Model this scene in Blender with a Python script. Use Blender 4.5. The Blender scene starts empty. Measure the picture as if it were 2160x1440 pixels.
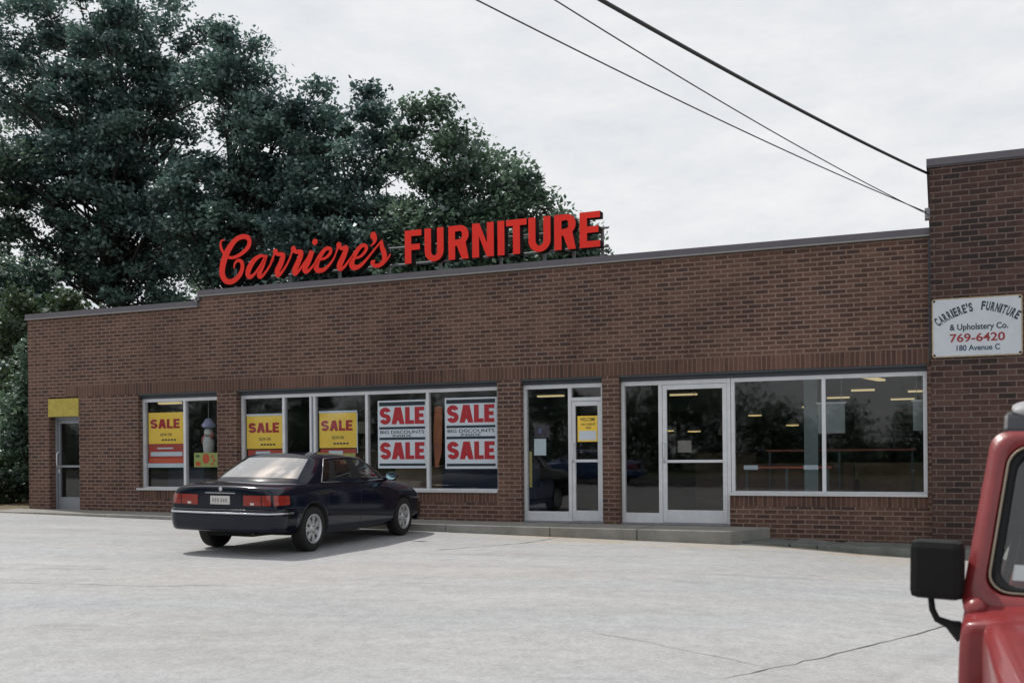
import bpy, bmesh, math, random
import numpy as np
from mathutils import Vector, Matrix
from mathutils.bvhtree import BVHTree
R = math.radians
rng = random.Random(7)
SC = bpy.context.scene
COL = SC.collection

# ------------------------------------------------------------------ camera, world, sun, exposure
D = 15.8                       # facade plane is y = D, the camera stands at x = y = 0
EYE = 1.61
ALPHA = R(22.707)
ROLL = R(0.5)
def make_camera():
    cam = bpy.data.cameras.new('camera')
    o = bpy.data.objects.new('camera', cam); COL.objects.link(o)
    r0 = Vector((math.cos(ALPHA), math.sin(ALPHA), 0)); up = Vector((0, 0, 1))
    fwd = Vector((-math.sin(ALPHA), math.cos(ALPHA), 0))
    u = up * math.cos(ROLL) + r0 * math.sin(ROLL)
    r = r0 * math.cos(ROLL) - up * math.sin(ROLL)
    m = Matrix((r, u, -fwd)).transposed().to_4x4()
    m.translation = (0, 0, EYE)
    o.matrix_world = m
    cam.sensor_width = 36; cam.lens = 2150 / 2160 * 36
    cam.shift_y = 233.6 / 2160; cam.shift_x = -2.04 / 2160
    cam.clip_start = 0.05; cam.clip_end = 2000
    cam.dof.use_dof = True; cam.dof.focus_distance = 15.5; cam.dof.aperture_fstop = 5.0
    SC.camera = o
make_camera()

SUN_DIR = Vector((-0.60, 0.20, 1.0)).normalized()
def make_world():
    w = bpy.data.worlds.new('World'); SC.world = w; w.use_nodes = True
    nt = w.node_tree; nt.nodes.clear()
    out = nt.nodes.new('ShaderNodeOutputWorld'); bg = nt.nodes.new('ShaderNodeBackground')
    sky = nt.nodes.new('ShaderNodeTexSky'); sky.sky_type = 'NISHITA'; sky.sun_disc = False
    sky.sun_elevation = math.asin(SUN_DIR.z); sky.sun_rotation = math.atan2(SUN_DIR.x, SUN_DIR.y)
    sky.dust_density = 4.0
    tc = nt.nodes.new('ShaderNodeTexCoord')
    mp = nt.nodes.new('ShaderNodeMapping'); mp.inputs['Scale'].default_value = (2.6, 2.6, 7.0)
    n1 = nt.nodes.new('ShaderNodeTexNoise'); n1.inputs['Scale'].default_value = 2.6; n1.inputs['Detail'].default_value = 9; n1.inputs['Roughness'].default_value = 0.68
    nt.links.new(tc.outputs['Generated'], mp.inputs['Vector']); nt.links.new(mp.outputs['Vector'], n1.inputs['Vector'])
    cr = nt.nodes.new('ShaderNodeValToRGB')
    cr.color_ramp.elements[0].position = 0.30; cr.color_ramp.elements[0].color = (7.1, 7.4, 7.8, 1)
    cr.color_ramp.elements[1].position = 0.70; cr.color_ramp.elements[1].color = (8.9, 8.9, 8.85, 1)
    nt.links.new(n1.outputs['Fac'], cr.inputs['Fac'])
    mix = nt.nodes.new('ShaderNodeMix'); mix.data_type = 'RGBA'; mix.inputs[0].default_value = 0.93
    # high overhead the cloud cover opens in places and the blue shows
    sx = nt.nodes.new('ShaderNodeSeparateXYZ'); nt.links.new(tc.outputs['Generated'], sx.inputs[0])
    el = nt.nodes.new('ShaderNodeMapRange'); el.inputs[1].default_value = .62; el.inputs[2].default_value = .85; nt.links.new(sx.outputs['Z'], el.inputs[0])
    n2 = nt.nodes.new('ShaderNodeTexNoise'); n2.inputs['Scale'].default_value = 3.2; n2.inputs['Detail'].default_value = 5; nt.links.new(tc.outputs['Generated'], n2.inputs['Vector'])
    gp = nt.nodes.new('ShaderNodeMapRange'); gp.inputs[1].default_value = .44; gp.inputs[2].default_value = .56; gp.inputs[3].default_value = 0; gp.inputs[4].default_value = .75; nt.links.new(n2.outputs['Fac'], gp.inputs[0])
    pm = nt.nodes.new('ShaderNodeMath'); pm.operation = 'MULTIPLY'; nt.links.new(el.outputs[0], pm.inputs[0]); nt.links.new(gp.outputs[0], pm.inputs[1])
    iv = nt.nodes.new('ShaderNodeMath'); iv.operation = 'SUBTRACT'; iv.inputs[0].default_value = .93; iv.use_clamp = True; nt.links.new(pm.outputs[0], iv.inputs[1]); nt.links.new(iv.outputs[0], mix.inputs[0])
    nt.links.new(sky.outputs['Color'], mix.inputs[6]); nt.links.new(cr.outputs['Color'], mix.inputs[7])
    nt.links.new(mix.outputs[2], bg.inputs['Color']); bg.inputs['Strength'].default_value = 0.10
    nt.links.new(bg.outputs['Background'], out.inputs['Surface'])
make_world()

def make_sun():
    l = bpy.data.lights.new('sun', 'SUN'); l.energy = 3.0; l.angle = R(1.2); l.color = (1.0, 0.965, 0.91)
    o = bpy.data.objects.new('sun', l); COL.objects.link(o)
    o.rotation_mode = 'QUATERNION'
    o.rotation_quaternion = SUN_DIR.to_track_quat('Z', 'Y'); o.location = SUN_DIR * 60
make_sun()
vs = SC.view_settings
vs.view_transform = 'Standard'; vs.look = 'None'; vs.exposure = 0.08; vs.gamma = 1.0; vs.use_curve_mapping = False
SC.render.engine = 'CYCLES'
try:
    SC.cycles.max_bounces = 8; SC.cycles.transparent_max_bounces = 16
except Exception: pass

# ------------------------------------------------------------------ helpers
def wm(o):
    m = o.matrix_basis.copy()
    return wm(o.parent) @ o.matrix_parent_inverse @ m if o.parent else m
def adopt(o, parent):
    o.parent = parent; o.matrix_parent_inverse = wm(parent).inverted()
def tag(o, label=None, cat=None, group=None, kind=None):
    if label: o['label'] = label
    if cat: o['category'] = cat
    if group: o['group'] = group
    if kind: o['kind'] = kind
    return o
def thing(name, label, cat, loc=(0, 0, 0), group=None, mat=None):
    o = bpy.data.objects.new(name, None); COL.objects.link(o)
    o.empty_display_size = 0.2
    if mat is not None: o.matrix_basis = mat
    else: o.location = loc
    return tag(o, label, cat, group)
def dup(root, loc=None):
    def cp(o, parent):
        c = o.copy(); COL.objects.link(c)
        if parent: c.parent = parent
        for ch in [x for x in bpy.data.objects if x.parent == o]: cp(ch, c)
        return c
    r = cp(root, None)
    if loc is not None: r.location = loc
    return r

class MB:
    def __init__(s): s.v = []; s.f = []; s.m = []; s.sm = []
    def add(s, verts, faces, m=0, smooth=False):
        b = len(s.v); s.v += [tuple(x) for x in verts]
        for f in faces: s.f.append(tuple(b + i for i in f)); s.m.append(m); s.sm.append(smooth)
        return s
    def box(s, x0, x1, y0, y1, z0, z1, m=0):
        v = [(x0,y0,z0),(x1,y0,z0),(x1,y1,z0),(x0,y1,z0),(x0,y0,z1),(x1,y0,z1),(x1,y1,z1),(x0,y1,z1)]
        return s.add(v, [(0,3,2,1),(4,5,6,7),(0,1,5,4),(1,2,6,5),(2,3,7,6),(3,0,4,7)], m)
    def prism(s, pts, y0, y1, m=0):          # polygon in (x, z), extruded along y
        n = len(pts)
        v = [(x, y0, z) for x, z in pts] + [(x, y1, z) for x, z in pts]
        f = [tuple(range(n)), tuple(range(2*n-1, n-1, -1))] + [(i, i+n, (i+1) % n + n, (i+1) % n) for i in range(n)]
        return s.add(v, f, m)
    def slab(s, pts, z0, z1, m=0):           # polygon in (x, y), extruded along z; z0, z1 may be functions
        n = len(pts); g = lambda z, x, y: z(x, y) if callable(z) else z
        v = [(x, y, g(z0, x, y)) for x, y in pts] + [(x, y, g(z1, x, y)) for x, y in pts]
        f = [tuple(range(n-1, -1, -1)), tuple(range(n, 2*n))] + [(i, (i+1) % n, (i+1) % n + n, i+n) for i in range(n)]
        return s.add(v, f, m)
    def tube(s, path, r, n=8, m=0, caps=True):
        P = [Vector(p) for p in path]; rr = r if isinstance(r, (list, tuple)) else [r]*len(P)
        rings = []; prev = None
        for i, p in enumerate(P):
            t = (P[min(i+1, len(P)-1)] - P[max(i-1, 0)]).normalized()
            if prev is None:
                a = Vector((0,0,1)) if abs(t.z) < .9 else Vector((1,0,0)); u = t.cross(a).normalized()
            else:
                u = (prev - t * prev.dot(t)); u = u.normalized() if u.length > 1e-6 else t.orthogonal().normalized()
            prev = u; w = t.cross(u)
            rings.append([p + (u*math.cos(2*math.pi*k/n) + w*math.sin(2*math.pi*k/n))*rr[i] for k in range(n)])
        v = [q for ring in rings for q in ring]; f = []
        for i in range(len(P)-1):
            for k in range(n): f.append((i*n+k, i*n+(k+1) % n, (i+1)*n+(k+1) % n, (i+1)*n+k))
        s.add(v, f, m, True)
        if caps:
            s.add(rings[0], [tuple(range(n-1,-1,-1))], m); s.add(rings[-1], [tuple(range(n))], m)
        return s
    def lathe(s, prof, n=32, axis='y', m=0, smooth=True):   # prof: (radius, offset along axis)
        v = []; f = []
        for r, a in prof:
            for k in range(n):
                c, q = r*math.cos(2*math.pi*k/n), r*math.sin(2*math.pi*k/n)
                v.append((c, a, q) if axis == 'y' else (c, q, a) if axis == 'z' else (a, c, q))
        for i in range(len(prof)-1):
            for k in range(n): f.append((i*n+k, i*n+(k+1) % n, (i+1)*n+(k+1) % n, (i+1)*n+k))
        return s.add(v, f, m, smooth)
    def xform(s, M, start=0):
        for i in range(start, len(s.v)): s.v[i] = tuple(M @ Vector(s.v[i]))
        return s
    def build(s, name, mats, parent=None, bevel=0, local=False, recalc=True, shade=None):
        me = bpy.data.meshes.new(name); me.from_pydata(s.v, [], s.f)
        for mt in (mats if isinstance(mats, (list, tuple)) else [mats]): me.materials.append(mt)
        for p, m, q in zip(me.polygons, s.m, s.sm): p.material_index = m; p.use_smooth = q if shade is None else shade
        if recalc or bevel:
            bm = bmesh.new(); bm.from_mesh(me)
            if recalc: bmesh.ops.recalc_face_normals(bm, faces=bm.faces)
            if bevel:
                ed = [e for e in bm.edges if len(e.link_faces) == 2 and e.calc_face_angle(0) > R(35)]
                bmesh.ops.bevel(bm, geom=ed, offset=bevel, segments=2, profile=.6, affect='EDGES', clamp_overlap=True)
            bm.to_mesh(me); bm.free()
        me.update()
        o = bpy.data.objects.new(name, me); COL.objects.link(o)
        if parent is not None:
            if local: o.parent = parent
            else: adopt(o, parent)
        return o

def evaluated(name, me, mods=(), others=()):
    o = bpy.data.objects.new('tmp', me); COL.objects.link(o)
    for fn in mods: fn(o)
    bpy.context.view_layer.update()
    dg = bpy.context.evaluated_depsgraph_get()
    out = bpy.data.meshes.new_from_object(o.evaluated_get(dg)); out.name = name
    bpy.data.objects.remove(o)
    return out

# ---- flat outlines (letters) through 2D curves: lists of closed loops, holes allowed
def loops_mesh(loops, depth):
    cu = bpy.data.curves.new('tmpc', 'CURVE'); cu.dimensions = '2D'; cu.fill_mode = 'BOTH'; cu.extrude = depth/2
    for lp in loops:
        sp = cu.splines.new('POLY'); sp.points.add(len(lp)-1); sp.use_cyclic_u = True
        for p, (x, y) in zip(sp.points, lp): p.co = (x, y, 0, 1)
    return evaluated('g', cu)
def text_curve(txt, size, bold=0.0, depth=0.004, space=1.0):
    cu = bpy.data.curves.new('tmpt', 'FONT'); cu.body = txt; cu.size = size; cu.offset = bold; cu.extrude = depth/2
    cu.space_character = space; cu.fill_mode = 'BOTH'; cu.resolution_u = 4
    return evaluated('t', cu)
def put_mesh(mb, me, M, m=0, side=None):
    vs_ = [M @ v.co for v in me.vertices]
    b = len(mb.v); mb.v += [tuple(v) for v in vs_]
    for p in me.polygons:
        mb.f.append(tuple(b+i for i in p.vertices))
        mb.m.append(side if (side is not None and abs(p.normal.z) < .5) else m); mb.sm.append(False)
    bpy.data.meshes.remove(me)
STAND = Matrix.Rotation(R(90), 4, 'X')       # (x, y) of the letter plane -> (x, z), front faces -y
def place_text(mb, txt, x0, x1, z0, h, y, m=0, bold=0.0, depth=0.004, space=1.0):
    """fit txt between x0 and x1, baseline z0, capital height h, at depth y"""
    me = text_curve(txt, 1.0, bold, 0.0, space)
    xs = [v.co.x for v in me.vertices]; ys = [v.co.y for v in me.vertices]
    capme = text_curve('H', 1.0, bold, 0.0); ch = max(v.co.y for v in capme.vertices); bpy.data.meshes.remove(capme)
    sx = (x1-x0)/(max(xs)-min(xs)); sz = h/ch
    M = Matrix.Translation((x0 - min(xs)*sx, y, z0)) @ STAND @ Matrix.Diagonal((sx, sz, 1, 1))
    put_mesh(mb, me, M, m)
def arc(cx_, cy_, rx, ry, a0, a1, n=10):
    return [(cx_+rx*math.cos(R(a0+(a1-a0)*i/n)), cy_+ry*math.sin(R(a0+(a1-a0)*i/n))) for i in range(n+1)]
def thick(path, t):
    L = []; Rr = []; n = len(path)
    for i, p in enumerate(path):
        a = path[max(i-1,0)]; b = path[min(i+1,n-1)]
        dx, dy = b[0]-a[0], b[1]-a[1]; l = math.hypot(dx, dy) or 1
        L.append((p[0]-dy/l*t/2, p[1]+dx/l*t/2)); Rr.append((p[0]+dy/l*t/2, p[1]-dx/l*t/2))
    return L + Rr[::-1]
def glyph(ch, w, t, tv=None):
    """blocky grotesque capitals in a box w wide and 1 high, stem t, bar tv"""
    tv = tv or t*.85
    if ch == 'F': return [[(0,0),(t,0),(t,.40),(w*.90,.40),(w*.90,.40+tv),(t,.40+tv),(t,1-tv),(w,1-tv),(w,1),(0,1)]]
    if ch == 'E': return [[(0,0),(w,0),(w,tv),(t,tv),(t,.5-tv/2),(w*.92,.5-tv/2),(w*.92,.5+tv/2),(t,.5+tv/2),(t,1-tv),(w,1-tv),(w,1),(0,1)]]
    if ch == 'L': return [[(0,0),(w,0),(w,tv),(t,tv),(t,1),(0,1)]]
    if ch == 'I': return [[(0,0),(w,0),(w,1),(0,1)]]
    if ch == 'T': return [[(w/2-t/2,0),(w/2+t/2,0),(w/2+t/2,1-tv),(w,1-tv),(w,1),(0,1),(0,1-tv),(w/2-t/2,1-tv)]]
    if ch == 'N': return [[(0,0),(t,0),(t,.62),(w-t*1.05,0),(w,0),(w,1),(w-t,1),(w-t,.40),(t*1.05,1),(0,1)]]
    if ch == 'U':
        r = w/2
        return [[(0,1)] + [(0,r*1.0)] + arc(r, r, r, r, 180, 360, 16)[1:] + [(w,1),(w-t,1)] + arc(r, r, r-t, r-tv, 360, 180, 14) + [(t,1)]]
    if ch == 'R':
        k = .43; r = (1-k)/2
        outer = [(0,0),(t,0),(t,k-.03)] + [(w*.42,k-.03),(w-t*1.05,.0),(w,0),(w-t*.30,k*.74),(w-t*.42,k+.01)] + arc(w-r, 1-r, r, r, -50, 90, 12) + [(0,1)]
        ri = r-tv*.92
        hole = [(t,k+tv-.03)] + arc(w-r, 1-r, r-t if r > t else .02, max(ri, .03), -90, 90, 10) + [(t,1-tv)]
        return [outer, hole]
    if ch == 'A':
        a = t*1.08
        return [[(0,0),(a,0),(a+w*.075,.2),(w-a-w*.075,.2),(w-a,0),(w,0),(w/2+a*.62,1),(w/2-a*.62,1)],
                [(w/2-(w/2-a-w*.13)*.95,.2+tv*.9),(w/2+(w/2-a-w*.13)*.95,.2+tv*.9),(w/2,.80)]]
    if ch == 'S':
        rx = w/2-t/2; th = tv*1.1; ry = (1+th)/4 - th/2 + .0
        c1 = 1-th/2-ry; c2 = th/2+ry
        path = arc(w/2, c1, rx, ry, 12, 232, 16) + arc(w/2, c2, rx, ry, 52, -168, 16)
        return [thick(path, t*.96)]
def word(mb, txt, widths, x0, x1, z0, h, y, depth, t, gap=.06, m=0, tv=None):
    """capitals fitted between x0 and x1, standing in the plane y"""
    tot = sum(widths[c] for c in txt) + gap*(len(txt)-1); sx = (x1-x0)/tot; x = 0
    for c in txt:
        me = loops_mesh(glyph(c, widths[c], t, tv), 0.0 if depth < .01 else depth)
        put_mesh(mb, me, Matrix.Translation((x0+x*sx, y, z0)) @ STAND @ Matrix.Diagonal((sx, h, 1, 1)), m)
        x += widths[c]+gap

# ------------------------------------------------------------------ materials
def mat(name, col, rough=.6, metal=0., noise=0., nscale=8., bump=0., bscale=40., coat=0., spec=.5, alpha=None):
    m = bpy.data.materials.new(name); m.use_nodes = True; nt = m.node_tree
    b = nt.nodes['Principled BSDF']
    b.inputs['Base Color'].default_value = (*col, 1); b.inputs['Roughness'].default_value = rough
    b.inputs['Metallic'].default_value = metal; b.inputs['Coat Weight'].default_value = coat; b.inputs['Coat Roughness'].default_value = .04
    b.inputs['Specular IOR Level'].default_value = spec
    geo = nt.nodes.new('ShaderNodeTexCoord')
    if noise:
        n = nt.nodes.new('ShaderNodeTexNoise'); n.inputs['Scale'].default_value = nscale; n.inputs['Detail'].default_value = 6; n.inputs['Roughness'].default_value = .65
        nt.links.new(geo.outputs['Object'], n.inputs['Vector'])
        r = nt.nodes.new('ShaderNodeMapRange'); r.inputs[1].default_value = .25; r.inputs[2].default_value = .75
        r.inputs[3].default_value = 1-noise; r.inputs[4].default_value = 1+noise
        nt.links.new(n.outputs['Fac'], r.inputs[0])
        mx = nt.nodes.new('ShaderNodeVectorMath'); mx.operation = 'SCALE'; mx.inputs[0].default_value = col
        nt.links.new(r.outputs[0], mx.inputs['Scale']); nt.links.new(mx.outputs[0], b.inputs['Base Color'])
    if bump:
        n2 = nt.nodes.new('ShaderNodeTexNoise'); n2.inputs['Scale'].default_value = bscale; n2.inputs['Detail'].default_value = 4
        nt.links.new(geo.outputs['Object'], n2.inputs['Vector'])
        bp = nt.nodes.new('ShaderNodeBump'); bp.inputs['Strength'].default_value = bump; bp.inputs['Distance'].default_value = .01
        nt.links.new(n2.outputs['Fac'], bp.inputs['Height']); nt.links.new(bp.outputs[0], b.inputs['Normal'])
    return m
def emis(name, col, strength):
    m = mat(name, col); b = m.node_tree.nodes['Principled BSDF']
    b.inputs['Emission Color'].default_value = (*col, 1); b.inputs['Emission Strength'].default_value = strength
    return m
def brick(name, c1, c2, mortar, soldier=False, row=.0712, length=.205, joint=.009, dark=(.05,.035,.032), amount=.3):
    m = bpy.data.materials.new(name); m.use_nodes = True; nt = m.node_tree; N = nt.nodes.new; L = nt.links.new
    b = nt.nodes['Principled BSDF']; b.inputs['Roughness'].default_value = .85; b.inputs['Specular IOR Level'].default_value = .25
    g = N('ShaderNodeNewGeometry'); sp = N('ShaderNodeSeparateXYZ'); L(g.outputs['Position'], sp.inputs[0])
    ad = N('ShaderNodeMath'); ad.operation = 'ADD'; L(sp.outputs['X'], ad.inputs[0]); L(sp.outputs['Y'], ad.inputs[1])
    cb = N('ShaderNodeCombineXYZ')
    if soldier:
        zo = N('ShaderNodeMath'); zo.operation = 'SUBTRACT'; zo.inputs[1].default_value = 2.828; L(sp.outputs['Z'], zo.inputs[0])
        L(zo.outputs[0], cb.inputs[0]); L(ad.outputs[0], cb.inputs[1])
    else: L(ad.outputs[0], cb.inputs[0]); L(sp.outputs['Z'], cb.inputs[1])
    # slight waviness of the hand-laid courses
    wv = N('ShaderNodeTexNoise'); wv.inputs['Scale'].default_value = 6; L(cb.outputs[0], wv.inputs['Vector'])
    wa = N('ShaderNodeVectorMath'); wa.operation = 'MULTIPLY_ADD'; wa.inputs[1].default_value = (.012, .008, 0)
    L(wv.outputs['Color'], wa.inputs[0]); L(cb.outputs[0], wa.inputs[2])
    br = N('ShaderNodeTexBrick'); br.inputs['Scale'].default_value = 1; br.inputs['Mortar Size'].default_value = joint
    br.inputs['Mortar Smooth'].default_value = .15; br.inputs['Brick Width'].default_value = length; br.inputs['Row Height'].default_value = row
    if soldier: br.offset = 0; 
    br.inputs['Color1'].default_value = (0,0,0,1); br.inputs['Color2'].default_value = (1,1,1,1); br.inputs['Mortar'].default_value = (.5,.5,.5,1)
    br.inputs['Bias'].default_value = 0
    L(wa.outputs[0], br.inputs['Vector'])
    ramp = N('ShaderNodeValToRGB'); e = ramp.color_ramp.elements
    e[0].position = 0; e[0].color = (*dark, 1); e[1].position = 1; e[1].color = (*c2, 1)
    x = e.new(amount); x.color = (*c1, 1)
    x = e.new(min(.95, amount+.4)); x.color = tuple((a+b_)/2 for a, b_ in zip(c1, c2)) + (1,)
    cl = N('ShaderNodeTexNoise'); cl.inputs['Scale'].default_value = 1.3; cl.inputs['Detail'].default_value = 4; L(g.outputs['Position'], cl.inputs['Vector'])
    cm = N('ShaderNodeMapRange'); cm.inputs[1].default_value = .3; cm.inputs[2].default_value = .7; cm.inputs[3].default_value = -.34; cm.inputs[4].default_value = .34; L(cl.outputs['Fac'], cm.inputs[0])
    ca = N('ShaderNodeMath'); ca.operation = 'ADD'; ca.use_clamp = True; L(br.outputs['Color'], ca.inputs[0]); L(cm.outputs[0], ca.inputs[1])
    L(ca.outputs[0], ramp.inputs['Fac'])
    mx = N('ShaderNodeMix'); mx.data_type = 'RGBA'; L(br.outputs['Fac'], mx.inputs[0]); L(ramp.outputs[0], mx.inputs[6]); mx.inputs[7].default_value = (*mortar, 1)
    big = N('ShaderNodeTexNoise'); big.inputs['Scale'].default_value = .55; big.inputs['Detail'].default_value = 7; big.inputs['Roughness'].default_value = .6; L(g.outputs['Position'], big.inputs['Vector'])
    fine = N('ShaderNodeTexNoise'); fine.inputs['Scale'].default_value = 45; fine.inputs['Detail'].default_value = 3; L(g.outputs['Position'], fine.inputs['Vector'])
    mr = N('ShaderNodeMapRange'); mr.inputs[1].default_value = .3; mr.inputs[2].default_value = .7; mr.inputs[3].default_value = .80; mr.inputs[4].default_value = 1.18; L(big.outputs['Fac'], mr.inputs[0])
    mr2 = N('ShaderNodeMapRange'); mr2.inputs[1].default_value = .3; mr2.inputs[2].default_value = .7; mr2.inputs[3].default_value = .82; mr2.inputs[4].default_value = 1.18; L(fine.outputs['Fac'], mr2.inputs[0])
    sv = N('ShaderNodeMapping'); sv.inputs['Scale'].default_value = (2.6, .22, 1); L(cb.outputs[0] if not soldier else g.outputs['Position'], sv.inputs['Vector'])
    stn = N('ShaderNodeTexNoise'); stn.inputs['Scale'].default_value = 1.0; stn.inputs['Detail'].default_value = 6; stn.inputs['Roughness'].default_value = .65; L(sv.outputs[0], stn.inputs['Vector'])
    smr = N('ShaderNodeMapRange'); smr.inputs[1].default_value = .52; smr.inputs[2].default_value = .70; smr.inputs[3].default_value = 1.0; smr.inputs[4].default_value = .78; L(stn.outputs['Fac'], smr.inputs[0])
    m0 = N('ShaderNodeMath'); m0.operation = 'MULTIPLY'; L(mr.outputs[0], m0.inputs[0]); L(smr.outputs[0], m0.inputs[1])
    mm = N('ShaderNodeMath'); mm.operation = 'MULTIPLY'; L(m0.outputs[0], mm.inputs[0]); L(mr2.outputs[0], mm.inputs[1])
    sc = N('ShaderNodeVectorMath'); sc.operation = 'SCALE'; L(mx.outputs[2], sc.inputs[0]); L(mm.outputs[0], sc.inputs['Scale'])
    L(sc.outputs[0], b.inputs['Base Color'])
    inv = N('ShaderNodeMath'); inv.operation = 'SUBTRACT'; inv.inputs[0].default_value = 1; L(br.outputs['Fac'], inv.inputs[1])
    h = N('ShaderNodeMath'); h.operation = 'MULTIPLY_ADD'; h.inputs[1].default_value = .25; L(fine.outputs['Fac'], h.inputs[0]); L(inv.outputs[0], h.inputs[2])
    bp = N('ShaderNodeBump'); bp.inputs['Strength'].default_value = .7; bp.inputs['Distance'].default_value = .006
    L(h.outputs[0], bp.inputs['Height']); L(bp.outputs[0], b.inputs['Normal'])
    return m
def glass_mat(name, tint=(.9,.93,.93), base=.07, power=5, rough=.0, wav=0.):
    m = bpy.data.materials.new(name); m.use_nodes = True; nt = m.node_tree; nt.nodes.clear(); N = nt.nodes.new; L = nt.links.new
    out = N('ShaderNodeOutputMaterial'); mix = N('ShaderNodeMixShader'); tr = N('ShaderNodeBsdfTransparent'); gl = N('ShaderNodeBsdfGlossy')
    tr.inputs['Color'].default_value = (*tint, 1); gl.inputs['Roughness'].default_value = rough
    lw = N('ShaderNodeLayerWeight'); lw.inputs['Blend'].default_value = .5
    pw = N('ShaderNodeMath'); pw.operation = 'POWER'; pw.inputs[1].default_value = power; L(lw.outputs['Facing'], pw.inputs[0])
    ma = N('ShaderNodeMath'); ma.operation = 'MULTIPLY_ADD'; ma.inputs[1].default_value = 1-base; ma.inputs[2].default_value = base; ma.use_clamp = True
    L(pw.outputs[0], ma.inputs[0]); L(ma.outputs[0], mix.inputs[0]); L(tr.outputs[0], mix.inputs[1]); L(gl.outputs[0], mix.inputs[2]); L(mix.outputs[0], out.inputs['Surface'])
    if wav:
        g = N('ShaderNodeNewGeometry'); n = N('ShaderNodeTexNoise'); n.inputs['Scale'].default_value = 1.3; L(g.outputs['Position'], n.inputs['Vector'])
        bp = N('ShaderNodeBump'); bp.inputs['Strength'].default_value = wav; bp.inputs['Distance'].default_value = .02
        L(n.outputs['Fac'], bp.inputs['Height']); L(bp.outputs[0], gl.inputs['Normal'])
    return m
def leaf_mat(name, c1, c2, scale=.5, glossy=.05):
    m = bpy.data.materials.new(name); m.use_nodes = True; nt = m.node_tree; nt.nodes.clear(); N = nt.nodes.new; L = nt.links.new
    out = N('ShaderNodeOutputMaterial'); g = N('ShaderNodeNewGeometry')
    n = N('ShaderNodeTexNoise'); n.inputs['Scale'].default_value = scale; n.inputs['Detail'].default_value = 4; L(g.outputs['Position'], n.inputs['Vector'])
    w = N('ShaderNodeTexWhiteNoise'); w.noise_dimensions = '1D'; L(g.outputs['Random Per Island'], w.inputs['W'])
    ad = N('ShaderNodeMath'); ad.operation = 'MULTIPLY_ADD'; ad.inputs[1].default_value = .5; L(w.outputs['Value'], ad.inputs[0])
    mr0 = N('ShaderNodeMapRange'); mr0.inputs[1].default_value = .35; mr0.inputs[2].default_value = .65; mr0.inputs[3].default_value = 0; mr0.inputs[4].default_value = .5; L(n.outputs['Fac'], mr0.inputs[0])
    L(mr0.outputs[0], ad.inputs[2])
    r = N('ShaderNodeValToRGB'); e = r.color_ramp.elements; e[0].color = (*c1, 1); e[1].color = (*c2, 1); e[0].position = .15; e[1].position = .9
    L(ad.outputs[0], r.inputs['Fac'])
    df = N('ShaderNodeBsdfDiffuse'); tl = N('ShaderNodeBsdfTranslucent'); gl = N('ShaderNodeBsdfGlossy'); gl.inputs['Roughness'].default_value = .45
    L(r.outputs[0], df.inputs['Color']); L(r.outputs[0], tl.inputs['Color']); gl.inputs['Color'].default_value = (.9,.95,1,1)
    a = N('ShaderNodeMixShader'); a.inputs[0].default_value = .38; L(df.outputs[0], a.inputs[1]); L(tl.outputs[0], a.inputs[2])
    b = N('ShaderNodeMixShader'); b.inputs[0].default_value = glossy; L(a.outputs[0], b.inputs[1]); L(gl.outputs[0], b.inputs[2])
    L(b.outputs[0], out.inputs['Surface'])
    return m

M_ = {}
M_['brick'] = brick('brown_brick', (.080,.043,.034), (.140,.077,.059), (.225,.155,.124), joint=.0112, dark=(.064,.041,.037), amount=.15)
M_['soldier'] = brick('soldier_brick', (.100,.053,.041), (.140,.076,.058), (.175,.115,.091), soldier=True, length=.232, dark=(.080,.045,.037), amount=.2)
M_['brick_dark'] = brick('dark_brick', (.058,.033,.030), (.098,.056,.047), (.150,.110,.094), row=.082, length=.23, joint=.0095, dark=(.036,.026,.027), amount=.25)
M_['coping'] = mat('slate_grey_metal', (.115,.105,.120), .5, .0, .12, 3)
M_['coping_lip'] = mat('coping_lip', (.26,.25,.25), .5, 0)
M_['lintel'] = mat('dark_lintel_steel', (.055,.066,.075), .6)
M_['alu'] = mat('aluminium_frame', (.64,.66,.69), .42, .2, .10, 6)
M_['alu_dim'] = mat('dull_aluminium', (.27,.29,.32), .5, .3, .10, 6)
M_['sill'] = mat('white_sill', (.55,.56,.57), .5, 0, .1, 5)
M_['glass'] = glass_mat('shop_glass', (.90,.93,.94), .08, 4, rough=.025, wav=.04)
M_['roof'] = mat('roof_felt', (.08,.08,.08), .9, 0, .2)
M_['ceil'] = mat('ceiling_tile', (.75,.76,.76), .9, 0, .08, 3)
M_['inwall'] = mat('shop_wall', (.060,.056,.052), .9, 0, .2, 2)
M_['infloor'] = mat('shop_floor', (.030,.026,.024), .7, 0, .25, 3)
M_['tube'] = emis('fluorescent', (1.0,.80,.42), .52)
M_['red_sign'] = mat('red_acrylic', (.84,.036,.022), .5, 0, .05, 2, spec=.2)
M_['sign_side'] = mat('shaded_letter_return', (.010,.006,.006), .8, spec=.1)  # near-black colour puts the shade of the letter sides into the returns
M_['galv'] = mat('galvanised_steel', (.42,.44,.46), .5, .3, .15, 8)
M_['yellow'] = mat('faded_yellow_panel', (.42,.335,.060), .7, 0, .25, 9, .25, 60)
M_['white'] = mat('white_enamel', (.56,.60,.64), .35, 0, .07, 4)
M_['cream'] = mat('cream_rust_edge', (.42,.34,.22), .6, 0, .35, 14)
M_['rust'] = mat('rusty_bolt', (.035,.02,.015), .8)
M_['navy'] = mat('navy_print', (.012,.022,.035), .6)
M_['slate_ink'] = mat('slate_ink', (.028,.045,.062), .6, 0, .45, 12)
M_['blue_ink'] = mat('blue_ink', (.030,.065,.115), .6, 0, .25, 12)
M_['red_ink'] = mat('red_ink', (.40,.014,.024), .6)
M_['dark_red_ink'] = mat('worn_red_ink', (.30,.035,.040), .6, 0, .15, 20)
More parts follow.
